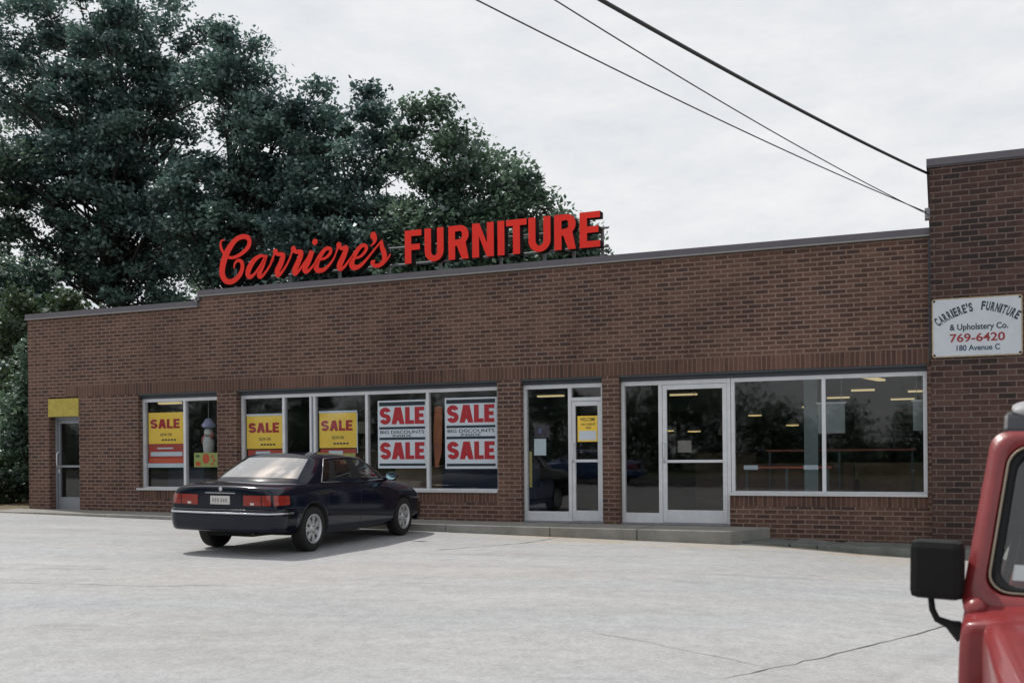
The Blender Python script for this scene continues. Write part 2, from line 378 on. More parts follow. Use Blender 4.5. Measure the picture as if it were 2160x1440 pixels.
M_['paper'] = mat('white_paper', (.58,.64,.70), .7, 0, .05, 4)
M_['yellow_paper'] = mat('yellow_poster', (.93,.62,.075), .6, 0, .06, 5)
M_['red_paper'] = mat('red_poster', (.42,.055,.035), .6, 0, .15, 5)
M_['orange_paper'] = mat('orange_poster', (.62,.10,.04), .6)
M_['green_paper'] = mat('lime_poster', (.38,.42,.12), .6, 0, .1, 9)
M_['dim_yellow'] = mat('ochre_print', (.35,.25,.03), .6)
SCRIPT_STROKES = {
    'C': [[(-12.622, 5.718, 0.015), (-12.676, 5.729, 0.025), (-12.714, 5.686, 0.035), (-12.711, 5.602, 0.046), (-12.661, 5.5, 0.046), (-12.56, 5.403, 0.046), (-12.437, 5.375, 0.048), (-12.289, 5.407, 0.056), (-12.138, 5.488, 0.067), (-12.048, 5.589, 0.074), (-12.061, 5.704, 0.074), (-12.178, 5.755, 0.074), (-12.351, 5.712, 0.081), (-12.499, 5.575, 0.103), (-12.614, 5.398, 0.114), (-12.678, 5.199, 0.11), (-12.673, 5.047, 0.099), (-12.58, 4.934, 0.086), (-12.435, 4.923, 0.081), (-12.283, 5.018, 0.078), (-12.21, 5.154, 0.07), (-12.222, 5.269, 0.063), (-12.308, 5.311, 0.046), (-12.382, 5.255, 0.035), (-12.404, 5.169, 0.025)]],
    'a': [[(-11.695, 5.335, 0.038), (-11.8, 5.358, 0.052), (-11.949, 5.283, 0.081), (-12.061, 5.142, 0.095), (-12.09, 5.03, 0.088), (-12.037, 4.977, 0.066), (-11.941, 5.023, 0.045), (-11.802, 5.175, 0.035), (-11.705, 5.307, 0.035)], [(-11.663, 5.361, 0.045), (-11.749, 5.197, 0.081), (-11.824, 5.045, 0.087), (-11.825, 4.972, 0.074), (-11.751, 4.979, 0.045), (-11.613, 5.125, 0.034), (-11.496, 5.29, 0.031)]],
    'r': [[(-11.57, 5.2, 0.024), (-11.485, 5.349, 0.035), (-11.459, 5.417, 0.08), (-11.412, 5.361, 0.059), (-11.282, 5.324, 0.076), (-11.331, 5.181, 0.094), (-11.409, 5.048, 0.097), (-11.402, 4.965, 0.076), (-11.327, 4.994, 0.045), (-11.197, 5.144, 0.035), (-11.103, 5.301, 0.031)]],
    'r2': [[(-11.166, 5.211, 0.024), (-11.088, 5.368, 0.035), (-11.061, 5.435, 0.08), (-11.01, 5.37, 0.059), (-10.888, 5.343, 0.079), (-10.94, 5.193, 0.092), (-11.024, 5.045, 0.096), (-11.024, 4.967, 0.075), (-10.953, 4.996, 0.045), (-10.829, 5.133, 0.035), (-10.727, 5.253, 0.031)]],
    'i': [[(-10.641, 5.352, 0.085), (-10.717, 5.184, 0.093), (-10.8, 5.045, 0.093), (-10.774, 4.983, 0.072), (-10.699, 5.008, 0.044), (-10.577, 5.121, 0.034), (-10.516, 5.193, 0.028)], ('dot', -10.579, 5.513, 0.058)],
    'e': [[(-10.516, 5.181, 0.03), (-10.366, 5.198, 0.041), (-10.25, 5.29, 0.054), (-10.265, 5.364, 0.054), (-10.36, 5.359, 0.061), (-10.481, 5.233, 0.078), (-10.557, 5.085, 0.091), (-10.524, 4.989, 0.082), (-10.388, 4.991, 0.058), (-10.238, 5.103, 0.037), (-10.148, 5.222, 0.03)]],
    'r3': [[(-10.168, 5.19, 0.024), (-10.097, 5.336, 0.034), (-10.067, 5.421, 0.077), (-10.018, 5.346, 0.053), (-9.911, 5.342, 0.077), (-9.971, 5.191, 0.09), (-10.051, 5.046, 0.094), (-10.04, 4.974, 0.074), (-9.953, 5.004, 0.044), (-9.835, 5.129, 0.031), (-9.776, 5.192, 0.027)]],
    'e2': [[(-9.757, 5.143, 0.03), (-9.611, 5.17, 0.04), (-9.495, 5.285, 0.053), (-9.523, 5.358, 0.053), (-9.615, 5.342, 0.063), (-9.733, 5.213, 0.077), (-9.8, 5.068, 0.09), (-9.759, 4.981, 0.084), (-9.623, 4.999, 0.057), (-9.468, 5.125, 0.037), (-9.313, 5.278, 0.03), (-9.16, 5.423, 0.027)]],
    's': [[(-9.156, 5.397, 0.03), (-9.17, 5.308, 0.067), (-9.12, 5.171, 0.08), (-9.125, 5.056, 0.076), (-9.211, 4.98, 0.063), (-9.326, 4.98, 0.057), (-9.369, 5.042, 0.054), (-9.306, 5.057, 0.03)], [(-9.135, 5.007, 0.043), (-9.059, 5.075, 0.033), (-8.992, 5.16, 0.02)]],
    'q': [[(-9.344, 5.585, 0.05), (-9.345, 5.522, 0.103), (-9.315, 5.453, 0.073), (-9.327, 5.396, 0.043), (-9.398, 5.335, 0.017)]],
}
# ------------------------------------------------------------------ ground
def sstep(a, b, x):
    t = min(1, max(0, (x-a)/(b-a))); return t*t*(3-2*t)
def gz(x, y):
    xc = max(-24, min(10, x))
    near = .05 - .0172*xc
    far = .200 - .0172*xc - .075*sstep(-2.6, -.4, x)
    return near + (far-near)*sstep(2, 10, y)
def pave_mat():
    m = bpy.data.materials.new('pale_pavement'); m.use_nodes = True; nt = m.node_tree; N = nt.nodes.new; L = nt.links.new
    b = nt.nodes['Principled BSDF']; b.inputs['Roughness'].default_value = .9; b.inputs['Specular IOR Level'].default_value = .2
    g = N('ShaderNodeNewGeometry')
    def noise(scale, det, lo, hi, vec=None, rough=.6):
        n = N('ShaderNodeTexNoise'); n.inputs['Scale'].default_value = scale; n.inputs['Detail'].default_value = det; n.inputs['Roughness'].default_value = rough
        L(vec or g.outputs['Position'], n.inputs['Vector'])
        r = N('ShaderNodeMapRange'); r.inputs[1].default_value = .3; r.inputs[2].default_value = .7; r.inputs[3].default_value = lo; r.inputs[4].default_value = hi
        L(n.outputs['Fac'], r.inputs[0]); return r.outputs[0]
    def mul(a, c):
        q = N('ShaderNodeMath'); q.operation = 'MULTIPLY'; L(a, q.inputs[0]); L(c, q.inputs[1]); return q.outputs[0]
    s0 = N('ShaderNodeMapping'); s0.inputs['Rotation'].default_value = (0, 0, R(-20)); L(g.outputs['Position'], s0.inputs['Vector'])
    st = N('ShaderNodeMapping'); st.inputs['Scale'].default_value = (.32, 1.5, 1); L(s0.outputs[0], st.inputs['Vector'])
    k = mul(noise(.22, 5, .93, 1.07), noise(1.1, 6, .92, 1.07, st.outputs[0]))
    k = mul(k, noise(6, 7, .90, 1.10)); k = mul(k, noise(26, 5, .84, 1.16, None, .8)); k = mul(k, noise(85, 4, .80, 1.20, None, .85))
    # dark stains with edges of their own
    n = N('ShaderNodeTexNoise'); n.inputs['Scale'].default_value = .8; n.inputs['Detail'].default_value = 8; n.inputs['Roughness'].default_value = .7; L(st.outputs[0], n.inputs['Vector'])
    r = N('ShaderNodeMapRange'); r.inputs[1].default_value = .585; r.inputs[2].default_value = .68; r.inputs[3].default_value = 1; r.inputs[4].default_value = .77; L(n.outputs['Fac'], r.inputs[0]); k = mul(k, r.outputs[0])
    # rusty ochre band along the kerb
    sp = N('ShaderNodeSeparateXYZ'); L(g.outputs['Position'], sp.inputs[0])
    yb = N('ShaderNodeMapRange'); yb.inputs[1].default_value = 13.6; yb.inputs[2].default_value = 14.75; L(sp.outputs['Y'], yb.inputs[0])
    xb = N('ShaderNodeMapRange'); xb.inputs[1].default_value = -9; xb.inputs[2].default_value = -5; L(sp.outputs['X'], xb.inputs[0])
    oc = mul(mul(yb.outputs[0], xb.outputs[0]), noise(1.7, 5, -.4, 1.0, st.outputs[0]))
    occ = N('ShaderNodeClamp'); L(oc, occ.inputs[0])
    col = N('ShaderNodeMix'); col.data_type = 'RGBA'; tn = N('ShaderNodeMix'); tn.data_type = 'RGBA'; tn.inputs[6].default_value = (.362, .355, .342, 1); tn.inputs[7].default_value = (.345, .357, .370, 1); L(noise(.5, 5, 0, 1, st.outputs[0]), tn.inputs[0]); L(tn.outputs[2], col.inputs[6]); col.inputs[7].default_value = (.40, .30, .18, 1); L(occ.outputs[0], col.inputs[0])
    s = N('ShaderNodeVectorMath'); s.operation = 'SCALE'; L(col.outputs[2], s.inputs[0]); L(k, s.inputs['Scale']); L(s.outputs[0], b.inputs['Base Color'])
    fn = N('ShaderNodeTexNoise'); fn.inputs['Scale'].default_value = 90; fn.inputs['Detail'].default_value = 3; L(g.outputs['Position'], fn.inputs['Vector'])
    bp = N('ShaderNodeBump'); bp.inputs['Strength'].default_value = .35; bp.inputs['Distance'].default_value = .006; L(fn.outputs['Fac'], bp.inputs['Height']); L(bp.outputs[0], b.inputs['Normal'])
    return m
M_['pave'] = pave_mat()
M_['asphalt'] = mat('dark_asphalt', (.045,.047,.050), .9, 0, .25, 3, .3, 60)
M_['concrete'] = mat('kerb_concrete', (.24,.235,.215), .9, 0, .28, 3, .4, 45)
M_['concrete_dark'] = mat('weathered_concrete', (.135,.145,.135), .9, 0, .35, 4, .4, 45)
M_['soil'] = mat('dry_soil', (.13,.10,.06), .95, 0, .4, 6, .6, 30)
M_['grass'] = mat('verge_grass', (.05,.075,.025), .95, 0, .45, 8, .6, 40)
M_['crack'] = mat('crack_dirt', (.13,.128,.118), .95, 0, .3, 9)

def sheet(name, xs, ys, off, m, kind='structure'):
    mb = MB(); nx = len(xs)
    mb.add([(x, y, gz(x, y)+off) for y in ys for x in xs],
           [(j*nx+i, j*nx+i+1, (j+1)*nx+i+1, (j+1)*nx+i) for j in range(len(ys)-1) for i in range(nx-1)], 0, True)
    return tag(mb.build(name, m, recalc=False), kind=kind)
XS = [-600,-200,-80,-40] + [-24+.5*i for i in range(69)] + [30,80,200,600]
YS = [-600,-200,-80,-40,-30,-25,-20,-17,-12,-7,-3,0,2] + [2.25+.25*i for i in range(32)] + [12,14,16,20,30,60,200,600]
sheet('parking_lot', XS, YS, 0, M_['pave'])
sheet('road', XS, [-17,-12,-7], .004, M_['asphalt'])
sheet('grass_verge', XS, [-200,-80,-40,-30,-25,-20,-17.4], .006, M_['grass'])
sheet('bare_earth', [-60,-40,-24,-22,-20,-17.9], [14.95,16,20,30,45], .008, M_['soil'])
mb = MB()
for a, b_ in zip(XS[:-1], XS[1:]):
    mb.slab([(a,-17.4),(b_,-17.4),(b_,-17.0),(a,-17.0)], lambda x,y: gz(x,y)-.1, lambda x,y: gz(x,y)+.13)
tag(mb.build('roadside_kerb', M_['concrete']), kind='structure')

# pavement cracks: thin jagged ribbons of dirt a few mm above the lot
def crack(pts, w):
    mb = MB(); path = []
    for (ax, ay), (bx, by) in zip(pts[:-1], pts[1:]):
        n = max(2, int(math.hypot(bx-ax, by-ay)/.12))
        for i in range(n):
            t = i/n; path.append((ax+(bx-ax)*t, ay+(by-ay)*t))
    path.append(pts[-1]); L_ = []; R_ = []
    for i, (x, y) in enumerate(path):
        q = path[min(i+1, len(path)-1)]; p = path[max(i-1, 0)]
        dx, dy = q[0]-p[0], q[1]-p[1]; l = math.hypot(dx, dy); j = rng.gauss(0, .010); ww = w*rng.uniform(.35, 1.3)/2
        if i in (0, len(path)-1): ww = .001
        nx, ny = -dy/l, dx/l
        L_.append((x+nx*(j+ww), y+ny*(j+ww))); R_.append((x+nx*(j-ww), y+ny*(j-ww)))
    n = len(path)
    mb.add([(x, y, gz(x,y)+.004) for x, y in L_+R_], [(i, i+1, n+i+1, n+i) for i in range(n-1)])
    return tag(mb.build('pavement_crack', M_['crack'], recalc=False), kind='structure')
crack([(-1.30,6.6),(-1.0,7.15),(-.42,8.3),(.12,9.45),(.75,10.6),(1.2,11.6)], .016)
crack([(-1.05,7.05),(-1.5,7.2),(-2.0,7.38),(-2.5,7.52)], .007)
crack([(-6.25,12.2),(-5.9,12.9),(-5.55,13.7),(-5.4,14.75)], .024)
crack([(-9.5,7.4),(-8.4,7.75),(-7.3,8.0),(-6.6,8.4)], .009)

# sidewalk, entrance step and the broken lower kerb
def side_top(x, y): return .475 + (.045*sstep(-11, -17, x) if x < -11 else 0) - .035*sstep(-12, -5, x)
FR = 14.82
mb = MB()
xs = [-17.9,-16.4,-14.6,-12.8,-11,-9.2,-7.4,-5.6,-4.2,-2.80]
for i, (a, b_) in enumerate(zip(xs[:-1], xs[1:])):
    e = .006
    rr = [(a+e, FR+rng.uniform(-.012,.012)), (b_-e, FR+rng.uniform(-.012,.012)), (b_-e, D+.0), (a+e, D+.0)]
    if i == len(xs)-2: rr = [(a+e, FR), (b_, FR), (-2.38, D), (a+e, D)]
    mb.slab(rr, lambda x,y: gz(x,y)-.3, side_top)
tag(mb.build('sidewalk', M_['concrete'], bevel=.015), kind='structure')
mb = MB()
mb.slab([(-24,14.80),(-19.1,14.80),(-19.1,15.0),(-24,15.0)], lambda x,y: gz(x,y)-.2, lambda x,y: gz(x,y)+.13)
tag(mb.build('kerb', M_['concrete_dark'], bevel=.02), kind='structure')
mb = MB()
mb.slab([(-19.08,14.80),(-17.92,14.80),(-17.92,15.05),(-19.08,15.05)], lambda x,y: gz(x,y)-.2, lambda x,y: gz(x,y)+.11)
tag(mb.build('kerb', M_['concrete'], bevel=.02), kind='structure')
mb = MB()
mb.slab([(-2.72,15.1),(-2.0,15.0),(-1.95,D-.01),(-2.36,D-.01)], lambda x,y: gz(x,y)-.2, lambda x,y: gz(x,y)+.035)
mb.slab([(-1.98,14.98),(-1.62,15.02),(-1.3,15.5),(-1.9,15.6)], lambda x,y: gz(x,y)-.2, lambda x,y: gz(x,y)+.06+.05*(y-15))
mb.slab([(-1.60,14.98),(1.9,14.75),(1.9,D-.14),(-1.25,D-.01),(-1.35,15.35)], lambda x,y: gz(x,y)-.2, lambda x,y: .262-.012*(x+1.6))
tag(mb.build('broken_kerb', M_['concrete_dark'], bevel=.012), kind='structure')

# ------------------------------------------------------------------ the store building
B = thing('store_building', 'long single storey brown brick furniture store with metal coping and shop windows', 'building', (-9, D, .3))
XL, XR = -17.62, -.10
FL = .46; HEAD = 2.80
W1 = (-14.68,-12.74); W2 = (-12.28,-6.89); D0 = (-17.05,-16.22); D1 = (-6.47,-5.04); O3 = (-4.76,-.155); O3W = -2.99
SILL = .955
TH = .30                                    # wall thickness
y0, y1 = D, D+TH
mb = MB()
TL, TR = 4.46, 4.645
# piers and panels below the heads, butted end to end
base = -.1
for a, b_ in ((XL, D0[0]), (D0[1], W1[0]), (W1[1], W2[0]), (W2[1], D1[0]), (D1[1], O3[0])):
    mb.box(a, b_, y0, y1, base, HEAD)
for a, b_ in (W1, W2, (O3W, O3[1])):
    mb.box(a, b_, y0, y1, base, SILL-.20); mb.box(a, b_, y0, y1, SILL-.20, SILL-.03, 1)
mb.box(O3[1], XR, y0, y1, base, HEAD)
for a, b_ in (D0, D1, (O3[0], O3W)): mb.box(a, b_, y0, y1, base, FL-.02)
# above the heads: lintel zone, soldier course, field
mb.box(XL, D0[0], y0, y1, HEAD, 2.83); mb.box(D0[0], D0[1], y0+.05, y1, 2.43, 2.83); mb.box(D0[1], W1[0], y0, y1, HEAD, 2.83)
for a, b_ in ((W1[1], W2[0]), (W2[1], D1[0]), (D1[1], O3[0]), (O3[1], XR)): mb.box(a, b_, y0, y1, HEAD, 2.83)
mb.box(XL, -16.6, y0, y1, 2.83, 3.06); mb.box(-16.6, XR, y0, y1, 2.83, 3.06, 1)
mb.box(XL, -13.15, y0, y1, 3.06, TL); mb.box(-13.15, XR, y0, y1, 3.06, TR)
mb.build('front_wall', [M_['brick'], M_['soldier']], B)
mb = MB(); mb.box(XL, XL+TH, y1, D+21.7, base, TL); mb.box(XL, XR, D+21.7, D+22, base, TL); mb.box(XR-TH, XR, y1, D+21.7, 4.2, TR)
mb.build('side_wall', M_['brick'], B)
mb = MB()
for a, b_ in (W1, W2, D1, O3): mb.box(a, b_, y0+.012, y1, HEAD, 2.83)
mb.build('lintel', M_['lintel'], B)
mb = MB()
for a, b_, t in ((XL-.03, -13.15, 4.58), (-13.15, XR-.004, 4.77)):
    z = t-.12
    mb.box(a, b_, D-.045, D+.36, z+.022, t); mb.box(a, b_, D-.06, D-.0451, z, z+.022, 1); mb.box(a, b_, D-.045, D-.001, z, z+.0219, 1)
mb.box(-13.17, -13.10, D-.045, D+.36, 4.58, 4.648)
mb.build('coping', [M_['coping'], M_['coping_lip']], B)
x = XL + 2.4
while x < XR-1:
    t = 4.58 if x < -13.2 else 4.77
    mb = MB(); mb.box(x, x+.05, D-.048, D-.0455, t-.095, t-.004); mb.build('coping_joint', M_['coping'], B); x += 3.05
mb = MB(); mb.box(XL+TH, XR-.01, y1, D+21.7, 4.05, 4.2); mb.build('roof', M_['roof'], B)
# the tall block
mb = MB()
TX0, TX1, TY, TZ = -.10, 5.6, D-.12, 5.62
mb.box(TX0, TX1, TY, D+22, base, TZ)
tw = mb.build('tower', M_['brick_dark'], B)
mb = MB(); mb.box(TX0-.04, TX1+.04, TY-.045, D+22.05, TZ, TZ+.10); mb.box(TX0-.025, TX1+.02, TY-.02, TY-.001, TZ-.02, TZ-.001, 0); mb.build('coping', M_['coping'], tw)
mb = MB(); mb.box(XR-.028, XR-.001, D-.035, D-.001, 2.86, 4.64); mb.build('joint_strip', M_['lintel'], B)
# shop interior
mb = MB()
ix0, ix1, iy0, iy1 = XL+TH, XR-.02, y1, D+20
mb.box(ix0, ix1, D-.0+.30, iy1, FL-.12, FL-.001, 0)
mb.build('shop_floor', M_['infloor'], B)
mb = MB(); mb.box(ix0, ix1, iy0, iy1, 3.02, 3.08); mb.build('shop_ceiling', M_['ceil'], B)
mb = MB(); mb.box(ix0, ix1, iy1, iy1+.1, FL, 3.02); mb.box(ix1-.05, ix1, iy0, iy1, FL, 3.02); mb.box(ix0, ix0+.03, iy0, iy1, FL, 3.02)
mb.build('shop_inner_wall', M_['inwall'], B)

GY = D+.175                                  # glass plane
def frame_bar(mb, x0, x1, z0, z1, front=D+.125, back=D+.215, m=0): mb.box(x0, x1, front, back, z0, z1, m)
def pane(parent, x0, x1, z0, z1, y=GY):
    mb = MB(); mb.add([(x0,y,z0),(x1,y,z0),(x1,y,z1),(x0,y,z1)], [(0,1,2,3)])
    return mb.build('pane', M_['glass'], parent, recalc=False)
def window(x0, x1, z0, z1, mull, wide=(), sill=True):
    t = .055
    mb = MB()
    frame_bar(mb, x0, x0+t, z0, z1); frame_bar(mb, x1-t, x1, z0, z1)
    frame_bar(mb, x0+t, x1-t, z1-.065, z1); frame_bar(mb, x0+t, x1-t, z0, z0+.035)
    ed = [x0+t]
    for c in mull:
        w = .028 if c not in wide else .065
        if c in wide:
            frame_bar(mb, c-w, c-.022, z0+.035, z1-.065); frame_bar(mb, c+.022, c+w, z0+.035, z1-.065); frame_bar(mb, c-.022, c+.022, z0+.035, z1-.065, D+.15, D+.21, 1)
        else: frame_bar(mb, c-w, c+w, z0+.035, z1-.065)
        ed += [c-w, c+w]
    ed.append(x1-t)
    w_ = mb.build('window', [M_['alu'], M_['alu_dim']], B, bevel=.004)
    for i in range(0, len(ed), 2): pane(w_, ed[i]-.004, ed[i+1]+.004, z0+.03, z1-.06)
    if sill:
        s = MB(); s.box(x0-.03 if sill != 'flush' else x0+.002, x1+.0 - .002, D-.035, D+.12, z0-.028, z0+.012); s.box(x0+.002, x1-.002, D+.12, D+.30, z0-.028, z0-.001)
        s.build('sill', M_['sill'], w_, bevel=.004)
    return w_
HD = 2.735
def head_fill(x0, x1):
    mb = MB(); mb.box(x0, x1, D+.10, D+.23, HD, HEAD-.001); mb.build('head_closer', M_['lintel'], B)
window(W1[0]+.005, W1[1]-.005, SILL, HD, [-13.63]); head_fill(*W1)
window(W2[0]+.005, W2[1]-.005, SILL, HD, [-11.31,-10.67,-9.52,-8.285], wide=(-10.67,)); head_fill(*W2)
window(O3W+.005, O3[1]-.003, SILL-.01, HD, [-1.60], sill='flush'); head_fill(O3W, O3[1])
head_fill(*D1); head_fill(O3[0], O3W)

def door(x0, x1, z0, z1, y=0., rail=1.46, stile=.06, bottom=.17, m='alu'):
    """aluminium and glass shop door"""
    f0, f1 = D+.135+y, D+.185+y
    mb = MB()
    mb.box(x0, x0+stile, f0, f1, z0, z1); mb.box(x1-stile, x1, f0, f1, z0, z1)
    mb.box(x0+stile, x1-stile, f0, f1, z1-.075, z1); mb.box(x0+stile, x1-stile, f0, f1, z0, z0+bottom)
    mb.box(x0+stile, x1-stile, f0-.012, f1-.01, rail-.022, rail+.022)
    d = mb.build('door', M_[m], B, bevel=.004)
    pane(d, x0+stile-.004, x1-stile+.004, z0+bottom-.004, rail-.02, D+.16+y); pane(d, x0+stile-.004, x1-stile+.004, rail+.02, z1-.07, D+.16+y)
    hx = x0+stile*.5
    h = MB(); h.tube([(hx,f0,rail-.02),(hx,f0-.06,rail+.02),(hx,f0-.07,rail+.07),(hx,f0-.07,rail+.23),(hx,f0-.06,rail+.27),(hx,f0,rail+.30)], .014, 8)
    h.box(hx-.02, hx+.02, f0-.012, f0-.0005, rail-.14, rail-.06)
    h.build('door_handle', M_['alu'], d)
    return d
# storefront entrance 1: sidelight, door and transom
def storefront(x0, x1, post, transom):
    mb = MB(); t = .055
    frame_bar(mb, x0, x0+t, FL, HD); frame_bar(mb, x1-t, x1, FL, HD); frame_bar(mb, x0+t, x1-t, HD-.07, HD)
    frame_bar(mb, post-.03, post+.03, FL, HD-.07); frame_bar(mb, x0+t, post-.03, FL, FL+.16)
    if transom: frame_bar(mb, post+.03, x1-t, transom-.03, transom+.03)
    f = mb.build('door_frame', M_['alu'], B, bevel=.004)
    pane(f, x0+t-.004, post-.026, FL+.155, HD-.066)
    if transom: pane(f, post+.026, x1-t+.004, transom+.026, HD-.066)
    return f
storefront(D1[0]+.005, D1[1]-.005, -5.64, 2.475)
door(-5.607, D1[1]-.062, FL+.012, 2.440, rail=1.46)
storefront(O3[0]+.005, O3W-.002, -4.11, None)
door(-4.077, O3W-.06, FL+.012, HD-.074, rail=1.445, stile=.07, bottom=.20)
# side service door at the far left, deep in its recess
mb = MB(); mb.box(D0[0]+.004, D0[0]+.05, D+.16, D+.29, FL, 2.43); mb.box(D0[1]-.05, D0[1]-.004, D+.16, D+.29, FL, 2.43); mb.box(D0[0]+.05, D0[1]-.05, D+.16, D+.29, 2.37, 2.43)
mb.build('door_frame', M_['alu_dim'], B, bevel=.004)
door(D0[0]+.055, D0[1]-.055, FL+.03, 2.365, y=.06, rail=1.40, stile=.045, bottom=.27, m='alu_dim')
mb = MB(); mb.box(D0[0]+.002, D0[1]-.002, D-.02, D+.05, 2.425, HEAD-.002)
tag(mb.build('door_panel_sign', M_['yellow'], bevel=.006), 'weathered blank yellow panel above the narrow door at the far left of the wall', 'sign')
mb = MB(); mb.box(D0[0]+.01, D0[1]-.01, D+.002, D+.295, FL-.018, FL+.014); mb.build('threshold', M_['alu_dim'], B)
mb = MB(); mb.box(D1[0]+.01, D1[1]-.01, D+.06, D+.29, FL-.018, FL+.008); mb.box(O3[0]+.01, O3W-.01, D+.06, D+.29, FL-.018, FL+.008); mb.build('threshold', M_['alu_dim'], B)

# ------------------------------------------------------------------ fluorescent fittings, furniture in the shop
def lamp(x, y, L_, label, rot=0., w=.17, drop=0.):
    Mx = Matrix.Translation((x, y, 0)) @ Matrix.Rotation(rot, 4, 'Z'); z = 3.019-drop
    mb = MB(); mb.box(-L_/2, L_/2, -w/2, w/2, z-.025, z)
    if drop:
        for xx in (-L_*.35, L_*.35): mb.box(xx-.006, xx+.006, -.006, .006, z+.0005, 3.0195)
    mb.xform(Mx)
    o = tag(mb.build('ceiling_light', M_['alu_dim']), label, 'ceiling light', 'fluorescent ceiling lights in the shop')
    mb = MB(); mb.box(-L_/2+.02, L_/2-.02, -w/2+.015, w/2-.015, z-.065, z-.026); mb.xform(Mx); mb.build('diffuser', M_['tube'], o)
for x, y, L_, rot, drop, s in (
    (-14.75, D+1.0, .55, 0, .28, 'Lit tube above the leftmost yellow sale poster'),
    (-12.45, D+1.15, .75, 0, .20, 'Lit tube above the yellow poster just left of the dark pane'),
    (-8.74, D+7.5, .7, 0, 0, 'Lit tube seen through the sidelight of the entrance with a transom'),
    (-5.73, D+8.65, .7, 0, 0, 'Lit tube seen high in the tall glass door without a transom'),
    (-2.95, D+3.5, 1.3, 0, 0, 'Dim lit tube along the top of the left pane beside the tall door'),
    (-1.31, D+4.4, 2.6, R(78), 0, 'Longest lit streak, slanting across the top of the rightmost pane'),
    (-1.62, D+9.05, .55, 0, 0, 'Short lit tube just below the slanting streak in the rightmost pane'),
    (-2.45, D+12.3, .6, 0, 0, 'Short lit tube right beside the mullion of the right-hand window'),
    (-.92, D+14.1, .65, 0, 0, 'Faint lit tube lowest in the rightmost pane'),
    (-.45, D+10.2, .5, 0, 0, 'Lit tube next to the tower in the rightmost pane')):
    lamp(x, y, L_, s, rot, .17, drop)
def pendant(x, y, z, w, label):
    t = thing('pendant_lamp', label, 'pendant lamp', (x, y, z), 'pendant lamps deep in the shop')
    q = MB(); q.tube([(x, y, z+.10), (x, y, 3.0195)], .006, 5); q.build('cord', M_['lintel'], t)
    q = MB(); q.lathe([(w*.25,.10),(w*.30,.08),(w*.5,.0)], 18, 'z'); q.xform(Matrix.Translation((x, y, z))); q.build('lamp_shade', M_['alu_dim'], t)
    q = MB(); q.lathe([(.0,.0),(w*.44,.0),(w*.44,-.022),(.0,-.03)], 18, 'z'); q.xform(Matrix.Translation((x, y, z-.001))); q.build('glowing_disc', M_['pendant'], t)
M_['pendant'] = emis('warm_pendant_glow', (1.0,.74,.30), .5)
for x, y, z, w, s in ((-5.17, D+5, 2.04, .20, 'small glowing pendant lamp at the left inside the tall glass door'), (-4.66, D+5.02, 2.02, .30, 'wider glowing pendant lamp at the middle of the tall glass door'),
                      (-3.42, D+5, 2.32, .30, 'glowing pendant lamp in the dark left part of the right-hand window'), (-2.74, D+5.4, 2.12, .28, 'lowest glowing pendant lamp behind the pillar window pane'), (-2.42, D+5.2, 2.47, .24, 'glowing pendant lamp above the white pillar in the right-hand window')):
    pendant(x, y, z, w, s)

M_['sofa_brown'] = mat('brown_upholstery', (.11,.065,.045), .9, 0, .2, 8)
M_['sofa_blue'] = mat('blue_upholstery', (.045,.065,.11), .9, 0, .2, 8)
M_['sofa_red'] = mat('red_upholstery', (.16,.045,.04), .9, 0, .2, 8)
M_['sofa_tan'] = mat('tan_upholstery', (.24,.17,.11), .9, 0, .2, 8)
M_['wood'] = mat('dark_wood', (.09,.045,.025), .5, 0, .3, 5)
M_['shade'] = mat('lamp_shade_linen', (.45,.40,.32), .9)
def sofa(x, y, w, m, label, cat='sofa', rot=0):
    t = thing('sofa' if w > 1.2 else 'armchair', label, cat, mat=Matrix.Translation((x, y, FL)) @ Matrix.Rotation(rot, 4, 'Z'))
    def part(n, bx, mm=m, bv=.05):
        q = MB(); q.box(*bx); o = q.build(n, mm, None, bevel=bv); o.parent = t
    part('base', (-w/2, w/2, -.4, .42, .10, .30)); part('seat', (-w/2+.17, w/2-.17, -.42, .22, .305, .47))
    part('backrest', (-w/2+.02, w/2-.02, .225, .45, .305, .92)); part('armrest', (-w/2, -w/2+.165, -.42, .22, .305, .64)); part('armrest', (w/2-.165, w/2, -.42, .22, .305, .64))
    for sx in (-1, 1):
        for sy in (-1, 1): part('leg', (sx*(w/2-.09)-.03, sx*(w/2-.09)+.03, sy*.33-.03, sy*.33+.03, 0, .099), M_['wood'], .004)
    return t
sofa(-14.15, D+1.2, .95, M_['sofa_blue'], 'dark blue armchair just inside the window under the leftmost sale poster', 'armchair', R(180))
sofa(-13.2, D+1.5, .9, M_['sofa_red'], 'dull red armchair inside the left window beside the blue armchair', 'armchair', R(160))
sofa(-7.5, D+1.4, 1.9, M_['sofa_blue'], 'dark blue sofa inside the window below the right white sale poster', 'sofa', R(180))
sofa(-9.0, D+1.3, .95, M_['sofa_tan'], 'tan armchair inside the window below the left white sale poster', 'armchair', R(200))
sofa(-2.3, D+2.6, 2.0, M_['sofa_brown'], 'brown sofa standing inside the left pane of the right-hand window', 'sofa', R(180))
sofa(-.9, D+3.4, 1.9, M_['sofa_tan'], 'tan sofa standing inside the rightmost window pane', 'sofa', R(170))
